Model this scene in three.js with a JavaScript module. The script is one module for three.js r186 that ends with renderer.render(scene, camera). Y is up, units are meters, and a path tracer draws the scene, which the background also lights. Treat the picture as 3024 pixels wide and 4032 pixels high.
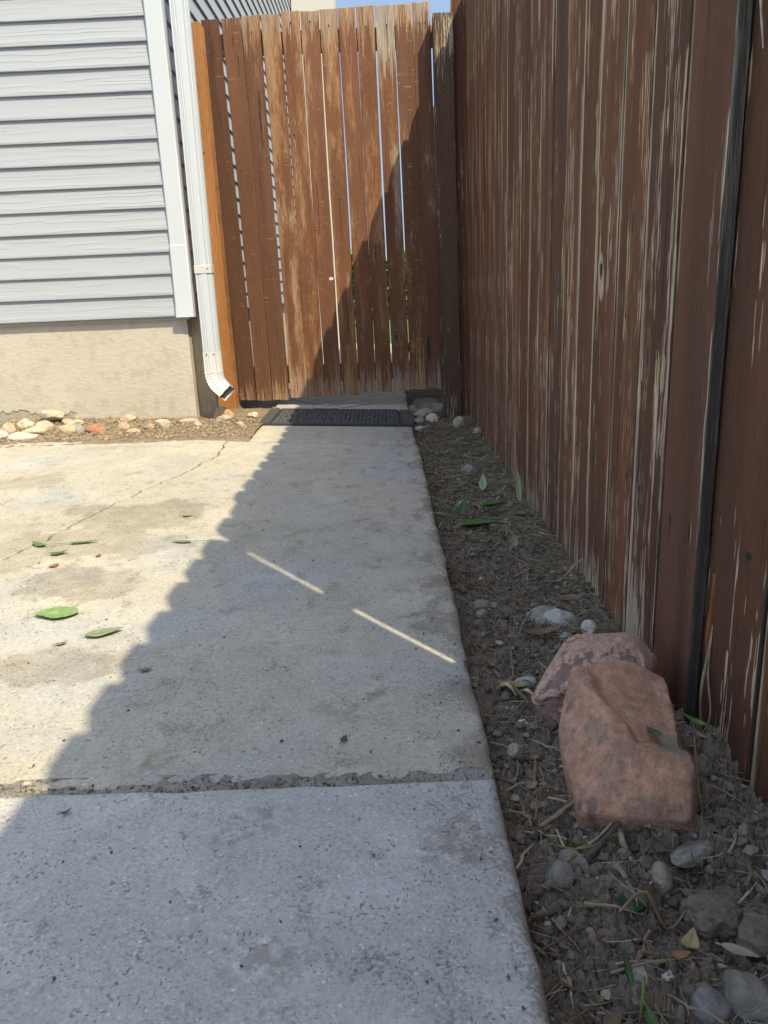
import * as THREE from 'three';
import { ConvexGeometry } from 'three/addons/geometries/ConvexGeometry.js';
import { mergeGeometries, mergeVertices, toCreasedNormals } from 'three/addons/utils/BufferGeometryUtils.js';

// ---------------------------------------------------------------- camera, sky, sun, exposure
const scene = new THREE.Scene();
const camera = new THREE.PerspectiveCamera(67.1, 768 / 1024, 0.02, 400);
const RAD = Math.PI / 180;
camera.position.set(0, 0.58, 0);
camera.rotation.order = 'YXZ';
camera.rotation.set(-16.03 * RAD, 0.686 * RAD, -2.38 * RAD);
scene.add(camera);

const SUN = new THREE.Vector3(0.485, 1, 0.648).normalize();       // towards the sun
{
  const W = 512, H = 256, d = new Float32Array(W * H * 4);
  for (let j = 0; j < H; j++) for (let i = 0; i < W; i++) {
    const el = ((j + 0.5) / H - 0.5) * Math.PI, az = ((i + 0.5) / W - 0.5) * 2 * Math.PI;
    const x = Math.cos(el) * Math.cos(az), y = Math.sin(el), z = Math.cos(el) * Math.sin(az);
    const c = Math.max(0, x * SUN.x + y * SUN.y + z * SUN.z);
    const t = Math.pow(Math.max(0, y), 0.38);
    const au = 0.50 * c * c + 0.5 * Math.pow(c, 8) + 0.9 * Math.pow(c, 40);   // clear-sky brightening towards the sun
    const k = (j * W + i) * 4;
    const hz = [0.36, 0.41, 0.46], ze = [0.135, 0.245, 0.45], a = [1, 0.96, 0.9];
    for (let n = 0; n < 3; n++) d[k + n] = y < 0 ? 0.22 : (hz[n] * (1 - t) + ze[n] * t + au * a[n]);
    d[k + 3] = 1;
  }
  const sky = new THREE.DataTexture(d, W, H, THREE.RGBAFormat, THREE.FloatType);
  sky.mapping = THREE.EquirectangularReflectionMapping;
  sky.magFilter = THREE.LinearFilter; sky.minFilter = THREE.LinearFilter; sky.needsUpdate = true;
  scene.background = sky; scene.environment = sky;
}
const sun = new THREE.DirectionalLight(new THREE.Color().setRGB(1, 0.87, 0.58), 3.6);
sun.name = 'sun';
sun.target.position.set(0, 0, -2); sun.position.copy(SUN).multiplyScalar(14).add(sun.target.position); scene.add(sun, sun.target);
sun.castShadow = true; sun.shadow.mapSize.set(4096, 4096); sun.shadow.radius = 0.9;
Object.assign(sun.shadow.camera, { left: -7, right: 7, top: 7, bottom: -7, near: 0.5, far: 40 });
const renderer = new THREE.WebGLRenderer({ antialias: true });
renderer.setSize(768, 1024);
renderer.toneMapping = THREE.LinearToneMapping;
renderer.toneMappingExposure = 1.82;
renderer.shadowMap.enabled = true;

// ---------------------------------------------------------------- helpers
let seedState = 12345;
const rnd = () => { seedState = (seedState + 0x6D2B79F5) | 0; let t = Math.imul(seedState ^ (seedState >>> 15), 1 | seedState); t = (t + Math.imul(t ^ (t >>> 7), 61 | t)) ^ t; return ((t ^ (t >>> 14)) >>> 0) / 4294967296; };
const reseed = s => { seedState = s | 0; };
const rr = (a, b) => a + (b - a) * rnd();
const clamp = (v, a = 0, b = 1) => v < a ? a : v > b ? b : v;
const ss = (a, b, t) => { t = clamp((t - a) / (b - a)); return t * t * (3 - 2 * t); };
const lerp = (a, b, t) => a + (b - a) * t;
const hash = (x, y, s) => { let h = Math.imul(x, 374761393) ^ Math.imul(y, 668265263) ^ Math.imul(s, 1274126177); h = Math.imul(h ^ (h >>> 13), 1274126177); return ((h ^ (h >>> 16)) >>> 0) / 4294967296; };
function vn(x, y, s = 0) {                                            // value noise 0..1
  const xi = Math.floor(x), yi = Math.floor(y); let fx = x - xi, fy = y - yi;
  fx = fx * fx * (3 - 2 * fx); fy = fy * fy * (3 - 2 * fy);
  const a = hash(xi, yi, s), b = hash(xi + 1, yi, s), c = hash(xi, yi + 1, s), d = hash(xi + 1, yi + 1, s);
  return a + (b - a) * fx + (c - a) * fy + (a - b - c + d) * fx * fy;
}
const fbm = (x, y, s, o = 4) => { let v = 0, a = 0.5, n = 0; for (let i = 0; i < o; i++) { v += a * vn(x, y, s + i * 17); n += a; a *= 0.5; x = x * 2.03 + 11.3; y = y * 2.03 + 5.7; } return v / n; };
const vn3 = (x, y, z, s = 0) => { const zi = Math.floor(z); let f = z - zi; f = f * f * (3 - 2 * f); return lerp(vn(x, y, s + zi * 131), vn(x, y, s + (zi + 1) * 131), f); };
const fbm3 = (x, y, z, s, o = 4) => { let v = 0, a = 0.5, n = 0; for (let i = 0; i < o; i++) { v += a * vn3(x, y, z, s + i * 17); n += a; a *= 0.5; x *= 2.03; y *= 2.03; z *= 2.03; } return v / n; };
const ENC = new Uint8Array(4097); for (let i = 0; i <= 4096; i++) { const v = i / 4096; ENC[i] = Math.round(255 * (v < 0.0031308 ? 12.92 * v : 1.055 * Math.pow(v, 1 / 2.4) - 0.055)); }
const enc = v => ENC[(clamp(v) * 4096) | 0];
function tex(data, w, h, srgb, rx = 1, ry = 1, wrap = THREE.RepeatWrapping) {
  const t = new THREE.DataTexture(data, w, h, THREE.RGBAFormat);
  if (srgb) t.colorSpace = THREE.SRGBColorSpace;
  t.magFilter = THREE.LinearFilter; t.minFilter = THREE.LinearMipmapLinearFilter; t.generateMipmaps = true; t.anisotropy = 8;
  t.wrapS = t.wrapT = wrap; t.repeat.set(rx, ry); t.needsUpdate = true; return t;
}
const std = (o) => new THREE.MeshStandardMaterial({ roughness: 0.85, metalness: 0, ...o });
const lin = (r, g, b) => new THREE.Color().setRGB(r, g, b);

const taken = {};
function numbered(n) { if (!(n in taken)) { taken[n] = 0; return n; } taken[n]++; return n + '_' + String(taken[n]).padStart(3, '0'); }
function tag(o, label, category, group, kind) { if (label) o.userData.label = label; if (category) o.userData.category = category; if (group) o.userData.group = group; if (kind) o.userData.kind = kind; return o; }
function thing(name, label, category, pos = [0, 0, 0], group) { const g = new THREE.Group(); g.name = numbered(name); g.position.set(...pos); scene.add(g); return tag(g, label, category, group); }
function mesh(name, geo, mat, parent) { const m = new THREE.Mesh(geo, mat); m.name = parent ? name : numbered(name); m.castShadow = m.receiveShadow = true; (parent || scene).add(m); return m; }
const struct = (name, geo, mat) => { const m = mesh(name, geo, mat); m.userData.kind = 'structure'; return m; };

// sections: arrays of [x,y,z] rings -> surface; u along the path, v around, in metres
function loft(rings, closed = true, caps = false, crease = 0.5) {
  const n = rings[0].length, pos = [], uv = [], P = [];
  const dist = (a, b) => Math.hypot(a[0] - b[0], a[1] - b[1], a[2] - b[2]);
  let U = 0; const us = [0]; for (let i = 1; i < rings.length; i++) { U += dist(rings[i - 1][0], rings[i][0]); us.push(U); }
  const vs = [0]; for (let k = 1; k <= n; k++) vs.push(vs[k - 1] + dist(rings[0][k - 1], rings[0][k % n]));
  const quad = (a, b, c, d, ua, ub, va, vb) => { pos.push(...a, ...b, ...c, ...a, ...c, ...d); uv.push(ua, va, ub, va, ub, vb, ua, va, ub, vb, ua, vb); };
  const m = closed ? n : n - 1;
  for (let i = 0; i + 1 < rings.length; i++) for (let k = 0; k < m; k++) { const q = (k + 1) % n; quad(rings[i][k], rings[i + 1][k], rings[i + 1][q], rings[i][q], us[i], us[i + 1], vs[k], vs[k + 1]); }
  if (caps) for (const [r, f] of [[rings[0], 1], [rings[rings.length - 1], 0]]) {
    const c = [0, 1, 2].map(a => r.reduce((s, p) => s + p[a], 0) / n);
    for (let k = 0; k < n; k++) { const a = r[k], b = r[(k + 1) % n]; if (f) pos.push(...c, ...a, ...b); else pos.push(...c, ...b, ...a); uv.push(0, 0, 0.01, 0, 0, 0.01); }
  }
  const g = new THREE.BufferGeometry();
  g.setAttribute('position', new THREE.Float32BufferAttribute(pos, 3)); g.setAttribute('uv', new THREE.Float32BufferAttribute(uv, 2));
  g.computeVertexNormals();
  return toCreasedNormals(g, crease);
}
function gridMesh(nu, nv, f, uvf) {                                   // f(i/nu, j/nv) -> [x,y,z]
  const pos = [], uv = [], idx = [];
  for (let j = 0; j <= nv; j++) for (let i = 0; i <= nu; i++) { const p = f(i / nu, j / nv, i, j); pos.push(...p); const t = uvf ? uvf(p) : [p[0], p[2]]; uv.push(t[0], t[1]); }
  for (let j = 0; j < nv; j++) for (let i = 0; i < nu; i++) { const a = j * (nu + 1) + i, b = a + 1, c = a + nu + 1, d = c + 1; idx.push(a, b, d, a, d, c); }
  const g = new THREE.BufferGeometry(); g.setAttribute('position', new THREE.Float32BufferAttribute(pos, 3)); g.setAttribute('uv', new THREE.Float32BufferAttribute(uv, 2)); g.setIndex(idx); g.computeVertexNormals(); return g;
}
function tube(pts, r0, r1, sides = 6, wob = 0) {
  const c = new THREE.CatmullRomCurve3(pts.map(p => new THREE.Vector3(...p))), N = Math.max(4, pts.length * 4), fr = c.computeFrenetFrames(N, false), rings = [];
  for (let i = 0; i <= N; i++) { const p = c.getPointAt(i / N), r = lerp(r0, r1, i / N) * (1 + wob * (vn(i * 0.9, r0 * 900, 3) - 0.5)), ring = []; for (let k = 0; k < sides; k++) { const a = k / sides * 2 * Math.PI, v = p.clone().addScaledVector(fr.normals[i], r * Math.cos(a)).addScaledVector(fr.binormals[i], r * Math.sin(a)); ring.push([v.x, v.y, v.z]); } rings.push(ring); }
  return loft(rings, true, true, 1.2);
}
function box(x0, x1, y0, y1, z0, z1) { const g = new THREE.BoxGeometry(x1 - x0, y1 - y0, z1 - z0); g.translate((x0 + x1) / 2, (y0 + y1) / 2, (z0 + z1) / 2); return g; }

// ---------------------------------------------------------------- terrain: slabs dip gently away from the house
const dip = z => 0.05 * ss(0.8, 3.0, -z);
const G = (x, z) => -dip(z) * (clamp(x, -0.75, 0.2) + 0.13);
const EDGE = 0.114, FX = 0.406;                                       // slab edge and fence face
function soilH(x, z) {
  const near = ss(-1.25, -0.9, z);
  const bl = (f, q) => Math.abs(vn(x * f, z * f, q) * 2 - 1), rough = bl(62, 13) * 0.40 + bl(128, 14) * 0.28 + bl(270, 15) * 0.2 + bl(520, 16) * 0.12;
  let h = -0.056 + 0.030 * (fbm(x * 9, z * 9, 5, 3) - 0.5) + 0.024 * (fbm(x * 30, z * 30, 9, 2) - 0.5) + 0.030 * (1 - rough) * (0.5 + 0.9 * vn(x * 16, z * 16, 18)) - 0.014;
  h += 0.014 * ss(0.30, 0.42, x) + 0.020 * Math.exp(-(((x - 0.28) / 0.11) ** 2 + ((z + 0.88) / 0.19) ** 2));
  h -= 0.014 * Math.exp(-(((x - 0.19) / 0.06) ** 2 + ((z + 1.62) / 0.1) ** 2));
  h += near * 0.022 * ss(0.52, 0.66, fbm(x * 24 + 4, z * 24, 31, 3)) * ss(0.14, 0.22, x);
  return G(x, z) + h;
}
function bedH(x, z) { return 0.034 + 0.03 * ss(-3.25, -3.6, z) * ss(-0.6, -1.4, x) + 0.012 * (fbm(x * 11, z * 11, 41, 3) - 0.5) + 0.012 * (fbm(x * 45, z * 45, 44, 3) - 0.5) - 0.075 * ss(-3.92, -4.0, z) * ss(-0.79, -0.76, x); }

// ---------------------------------------------------------------- concrete
function concreteTexture(N, x0, x1, z0, z1, near) {
  const col = new Uint8Array(N * N * 4), bmp = new Uint8Array(N * N * 4), spk = new Float32Array(N * N), hgt = new Float32Array(N * N);
  const mx = (x1 - x0) / N, mz = (z1 - z0) / N; reseed(near ? 71 : 72);
  const area = (x1 - x0) * (z1 - z0), cnt = Math.round(area * (near ? 150000 : 52000));
  for (let n = 0; n < cnt; n++) {                                     // sand and small aggregate grains
    const big = rnd(), r = big > 0.985 ? rr(0.0016, 0.0028) : rr(0.0007, near ? 0.0016 : 0.0017), cx = rnd() * N, cy = rnd() * N;
    const kk = rnd(), v = kk < 0.03 ? rr(-0.75, -0.4) : kk > 0.975 ? rr(0.5, 0.9) : kk < 0.5 ? rr(-0.36, -0.05) : rr(0.0, 0.30), e = rr(0.7, 1.4), rx = r / mx * e, ry = r / mz / e, hh = rr(-1, 1);
    for (let y = Math.floor(cy - ry); y <= cy + ry; y++) for (let x = Math.floor(cx - rx); x <= cx + rx; x++) {
      if (((x - cx) / (rx + 0.3)) ** 2 + ((y - cy) / (ry + 0.3)) ** 2 > 1) continue;
      const k = ((y + N) % N) * N + ((x + N) % N); spk[k] = v; hgt[k] = hh;
    }
  }
  const spots = near ? [] : [[-1.25, -2.44, 0.26, 0.085, 0.5], [-0.70, -2.02, 0.22, 0.13, 0.8], [-0.78, -1.8, 0.22, 0.12, 0.7], [-0.70, -1.58, 0.17, 0.13, 0.85], [-0.92, -1.66, 0.14, 0.09, 0.7], [-0.56, -1.16, 0.11, 0.062, 0.85], [-0.84, -1.33, 0.10, 0.06, 0.5], [-1.5, -2.2, 0.2, 0.06, 0.5], [-1.0, -2.95, 0.2, 0.04, 0.4]];
  for (let j = 0; j < N; j++) for (let i = 0; i < N; i++) {
    const k = j * N + i, x = x0 + (i + 0.5) * mx, z = z0 + (j + 0.5) * mz;
    const f = fbm(x * 260, z * 260, 3, 2) - 0.5, m = fbm(x * 26, z * 26, 8, 3) - 0.5, c = fbm(x * 3.1, z * 3.1, 14, 3) - 0.5;
    let v = 1 + spk[k] * (near ? 0.5 : 0.6) + f * 0.26 + m * 0.20 + c * 0.22 + 0.16 * (fbm(x * 9 + 5, z * 7, 19, 3) - 0.5);
    const al = near ? 1.10 : 0.97; let R = 0.375 * v * al, Gc = 0.370 * v * al, B = 0.352 * v * al;
    if (!near) {                                                      // wind-blown tan dust over the old slab
      const du = ss(0.30, 0.75, fbm(x * 4 + 3, z * 4, 21, 5) + 0.12) * (0.75 + 0.5 * f);
      R = lerp(R, 0.47 * v, du * 0.55); Gc = lerp(Gc, 0.395 * v, du * 0.6); B = lerp(B, 0.275 * v, du * 0.6);
    } else { const w = ss(0.62, 0.8, fbm(x * 14, z * 14, 61, 4)); R += 0.05 * w; Gc += 0.05 * w; B += 0.05 * w; }
    let st = 0;                                                       // damp, oily stains
    for (const [sx, sz, a, b, q] of spots) { const dx = (x - sx) / a, dz = (z - sz) / b, dd = Math.sqrt(dx * dx + dz * dz) + 1.7 * (fbm(x * 8, z * 8, 33, 5) - 0.5) + 0.35 * (fbm(x * 70, z * 70, 35, 2) - 0.5); st = Math.max(st, q * (0.65 + 0.7 * (fbm(x * 30, z * 30, 37, 3) - 0.3)) * ss(1.1, 0.75, dd)); }
    R *= 1 - 0.40 * st; Gc *= 1 - 0.43 * st; B *= 1 - 0.46 * st;
    // soil trodden on to the edge beside the bed, thinning out in flecks
    const ed = (EDGE - x), sm = ss(0.52, 0.72, fbm(x * 30, z * 22, 51, 4) * 0.6 + vn(x * 420, z * 420, 52) * 0.22 + 0.24 * Math.exp(-ed / 0.06) + (near ? 0 : 0.03));
    R = lerp(R, 0.17, sm * 0.62); Gc = lerp(Gc, 0.135, sm * 0.62); B = lerp(B, 0.10, sm * 0.62);
    if (!near) for (const [gx, gz, gr] of [[-0.075, -1.005, 0.05], [-0.03, -1.04, 0.03], [0.03, -1.32, 0.03], [-0.33, -0.88, 0.035]]) { const d2 = ((x - gx) ** 2 + (z - gz) ** 2) / gr / gr, q = Math.exp(-d2) * ss(0.45, 0.7, fbm(x * 60, z * 60, 57, 3)); R = lerp(R, 0.16, q * 0.55); Gc = lerp(Gc, 0.18, q * 0.55); B = lerp(B, 0.10, q * 0.55); }
    else for (const [gx, gz, gr] of [[-0.16, -0.755, 0.035], [-0.19, -0.72, 0.03], [-0.13, -0.56, 0.05], [0.075, -0.72, 0.05], [0.04, -0.69, 0.03]]) { const d2 = ((x - gx) ** 2 + ((z - gz) * 1.6) ** 2) / gr / gr, q = Math.exp(-d2) * ss(0.42, 0.65, fbm(x * 90, z * 90, 58, 3)); R = lerp(R, 0.22, q * 0.6); Gc = lerp(Gc, 0.175, q * 0.6); B = lerp(B, 0.13, q * 0.6); }
    const pit = ss(0.8, 0.9, vn(x * 330, z * 330, 66)) * ss(0.45, 0.6, vn(x * 40, z * 40, 67)); R *= 1 - 0.45 * pit; Gc *= 1 - 0.45 * pit; B *= 1 - 0.45 * pit;
    col[k * 4] = enc(R); col[k * 4 + 1] = enc(Gc); col[k * 4 + 2] = enc(B); col[k * 4 + 3] = 255;
    const b = 128 + 70 * f + 40 * m + hgt[k] * 22 - pit * 90; bmp[k * 4] = bmp[k * 4 + 1] = bmp[k * 4 + 2] = clamp(b, 0, 255); bmp[k * 4 + 3] = 255;
  }
  return std({ map: tex(col, N, N, true, 1, 1, THREE.MirroredRepeatWrapping), bumpMap: tex(bmp, N, N, false, 1, 1, THREE.MirroredRepeatWrapping), bumpScale: near ? 0.0016 : 0.0018, roughness: 0.93 });
}
const MW = [-1.85, 0.15, -3.2, -0.8], NW = [-0.72, 0.15, -0.83, -0.33 + 0.37];
const slabMat = concreteTexture(2048, ...MW, false), nearMat = concreteTexture(1792, ...NW, true);
const uvMain = p => [(p[0] - MW[0]) / (MW[1] - MW[0]), (p[2] - MW[2]) / (MW[3] - MW[2])];
const uvNear = p => [(p[0] - NW[0]) / (NW[1] - NW[0]), (p[2] - NW[2]) / (NW[3] - NW[2])];
const dense = (n, a, b, ea, eb) => { const s = new Set([0, 1]); for (let i = 0; i <= n; i++) s.add(i / n); for (const [e, at] of [[ea, 0], [eb, 1]]) if (e) for (const f of [0.05, 0.12, 0.25, 0.45, 0.7, 1, 1.4]) s.add(at ? 1 - f * e / (b - a) : f * e / (b - a)); return [...s].sort((p, q) => p - q); };
// slab between xl(z)..xr(z) and za..zb with rounded rims
function slab(name, xl, xr, zf, zbk, rim, uvf, mat, nz, lift, uSteps) {
  const us = uSteps, vs = dense(nz, 0, 1, rim.f / 2, rim.b / 2), nu = us.length, nv = vs.length;
  const drop = (d, r) => { if (!r || d >= r) return 0; const q = r - d; return r - Math.sqrt(Math.max(0, r * r - q * q)); };
  const g = gridMesh(nu + 1, nv + 1, (a, b, i, j) => {
    const iu = clamp(i - 1, 0, nu - 1), jv = clamp(j - 1, 0, nv - 1), u = us[iu], v = vs[jv];
    const zmid = lerp(zf(-0.5), zbk(-0.5), v); let x = lerp(xl(zmid), xr(zmid), u); const z = lerp(zf(x), zbk(x), v);
    const dl = x - xl(zmid), dr = xr(zmid) - x, df = Math.abs(z - zf(x)), db = Math.abs(z - zbk(x));
    let y = G(x, z) + lift + 0.004 * (fbm(x * 2.2, z * 2.2, 77, 2) - 0.5);
    const chip = 1 + 1.5 * (fbm(x * 40, z * 40, 79, 3) - 0.5);
    y -= Math.max(drop(dl, rim.l * chip), drop(dr, rim.r * chip), drop(df, rim.f * chip), drop(db, rim.b * chip));
    if (i === 0 || i === nu + 1 || j === 0 || j === nv + 1) y -= 0.085;
    return [x, y, z];
  }, uvf);
  return struct(name, g, mat);
}
const crackPts = [[-3.06, -0.654], [-2.95, -0.642], [-2.78, -0.631], [-2.70, -0.645], [-2.61, -0.659], [-2.5, -0.676], [-2.31, -0.738], [-2.16, -0.784], [-2.08, -0.814], [-2.0, -0.82], [-1.96, -0.846], [-1.89, -0.85], [-1.845, -0.861], [-1.79, -0.876], [-1.73, -0.898], [-1.69, -0.915], [-1.4, -1.05], [-0.8, -1.4]];
const crackX = z => { let x = crackPts[0][1]; for (let i = 0; i + 1 < crackPts.length; i++) { const [a, xa] = crackPts[i], [b, xb] = crackPts[i + 1]; if (z >= a && z <= b) x = lerp(xa, xb, (z - a) / (b - a)); if (z > b) x = xb; } return x + 0.012 * (vn(z * 38, 1, 91) - 0.5) + 0.010 * (vn(z * 110, 2, 92) - 0.5); };
const backZ = x => x > -0.6 ? lerp(-3.012, -3.05, (0.1 - x) / 0.7) : lerp(-3.05, -3.18, clamp((-0.6 - x) / 1.05, 0, 3));
const frontZ = x => -0.828 - 0.004 * (vn(x * 14, 3, 95) - 0.5);
const edgeX = z => EDGE + 0.005 * (vn(z * 9, 4, 96) - 0.5) + 0.003 * (vn(z * 40, 4, 97) - 0.5);
slab('concrete_slab', crackX, edgeX, frontZ, x => backZ(x) + 0.009, { l: 0.004, r: 0.014, f: 0.013, b: 0.012 }, uvMain, slabMat, 230, 0, dense(60, 0, 1, 0.003, 0.02));
slab('concrete_slab', () => -4.5, z => crackX(z) - 0.0065, frontZ, x => backZ(x) + 0.006, { l: 0, r: 0.004, f: 0.013, b: 0.008 }, uvMain, slabMat, 230, 0.0005, dense(60, 0, 1, 0, 0.002));
slab('concrete_slab', () => -4.5, edgeX, () => 2.2, x => -0.812 + 0.004 * (vn(x * 11, 5, 98) - 0.5), { l: 0, r: 0.015, f: 0, b: 0.009 }, uvNear, nearMat, 90, 0.006, dense(120, 0, 1, 0, 0.006));
slab('concrete_walkway', () => -0.592, z => edgeX(z) - 0.01, x => backZ(x) - 0.014, () => -9, { l: 0.012, r: 0.014, f: 0.012, b: 0 }, uvMain, slabMat, 160, 0, dense(30, 0, 1, 0.012, 0.014));

// ---------------------------------------------------------------- soils and lawn
function soilColors(g, f) { const p = g.attributes.position, c = new Float32Array(p.count * 3); for (let i = 0; i < p.count; i++) { const q = f(p.getX(i), p.getY(i), p.getZ(i)); c[i * 3] = q[0]; c[i * 3 + 1] = q[1]; c[i * 3 + 2] = q[2]; } g.setAttribute('color', new THREE.BufferAttribute(c, 3)); return g; }
const soilBump = (() => { const N = 512, d = new Uint8Array(N * N * 4); for (let j = 0; j < N; j++) for (let i = 0; i < N; i++) { const v = 255 * (0.5 * vn(i / 6, j / 6, 1) + 0.3 * vn(i / 3, j / 3, 2) + 0.2 * vn(i / 14, j / 14, 3)); const k = (j * N + i) * 4; d[k] = d[k + 1] = d[k + 2] = v; d[k + 3] = 255; } return tex(d, N, N, false, 1, 1); })();
const soilMat = (() => {
  const N = 1024, c = new Uint8Array(N * N * 4), b = new Uint8Array(N * N * 4), h = new Float32Array(N * N), tn = new Float32Array(N * N).fill(1), S = 0.5 / N; reseed(4141);
  for (let n = 0; n < 26000; n++) {                                   // crumbs of many sizes, later ones lie on top
    const r = (0.0007 + 0.0026 * Math.pow(rnd(), 5)) / S, cx = rnd() * N, cy = rnd() * N, t = rr(0.5, 1.5), e = rr(0.5, 1.9);
    for (let y = Math.floor(cy - r); y <= cy + r; y++) for (let x = Math.floor(cx - r); x <= cx + r; x++) { const d = ((x - cx) / r * e) ** 2 + ((y - cy) / r / e) ** 2 + 1.3 * (vn(x / 3, y / 3, 3) - 0.5); if (d > 1) continue; const k = ((y + N) % N) * N + (x + N) % N, q = Math.sqrt(1 - Math.max(0, d)) * r; if (q > h[k] * 0.7) { h[k] = q; tn[k] = t; } }
  }
  for (let k = 0; k < N * N; k++) { const x = k % N, y = (k / N) | 0, v = tn[k] * (0.8 + 0.4 * hash(x, y, 9)); c[k * 4] = enc(0.62 * v); c[k * 4 + 1] = enc(0.61 * v); c[k * 4 + 2] = enc(0.60 * v); c[k * 4 + 3] = 255; b[k * 4] = b[k * 4 + 1] = b[k * 4 + 2] = clamp(40 + h[k] * 26, 0, 255); b[k * 4 + 3] = 255; }
  return std({ vertexColors: true, roughness: 1, map: tex(c, N, N, true, 2, 2), bumpMap: tex(b, N, N, false, 2, 2), bumpScale: 0.004 });
})();
const soilTone = (x, z, dry) => { const a = fbm(x * 13, z * 13, 101, 3), b = vn(x * 170, z * 170, 103), v = 0.72 + 0.35 * a + 0.3 * (b - 0.5); return dry ? [0.40 * v, 0.315 * v, 0.215 * v] : [0.305 * v, 0.246 * v, 0.190 * v]; };
struct('ground', gridMesh(60, 60, (u, v) => [lerp(-120, 120, u), -0.135, lerp(-160, 60, v)]), std({ color: lin(0.10, 0.12, 0.05), roughness: 1 }));
{
  const zA = -0.24, zB = -5.2, xs = 190, zs = 1000;
  const g = gridMesh(xs, zs, (u, v) => { const z = lerp(zA, zB, Math.pow(v, 1.9)), x = lerp(EDGE - 0.035, 0.50, u); return [x, soilH(x, z), z]; });
  struct('soil_bed', soilColors(g, (x, y, z) => soilTone(x, z, false)), soilMat);
  const g2 = gridMesh(260, 90, (u, v) => { const x = lerp(-2.6, -0.56, u), z = lerp(-3.0, -9, Math.pow(v, 1.9)); return [x, bedH(x, z) - 0.03 * ss(-3.06, -3.0, z), z]; });
  struct('soil_bed', soilColors(g2, (x, y, z) => soilTone(x, z, true)), soilMat);
  const g3 = gridMesh(300, 6, (u, v) => { const x = lerp(-2.6, EDGE - 0.004, u), z = lerp(-0.80, -0.848, v); return [x, -0.0028 + 0.006 * fbm(x * 22, z * 60, 111, 3) - 0.004 * ss(0.5, 0.7, vn(x * 60, z * 240, 113)), z]; });
  struct('joint_soil', soilColors(g3, (x, y, z) => { const q = 0.6 + 0.5 * fbm(x * 12, z * 40, 115, 3) + 0.3 * (vn(x * 170, z * 170, 103) - 0.5); return [0.46 * q, 0.425 * q, 0.37 * q]; }), soilMat);
  struct('lawn', gridMesh(20, 20, (u, v) => [lerp(-0.3, 14, u), -0.03 + 0.04 * vn(u * 9, v * 9, 5), lerp(-9.2, -26, v)]), std({ color: lin(0.09, 0.15, 0.03), roughness: 1 }));
}

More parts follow.
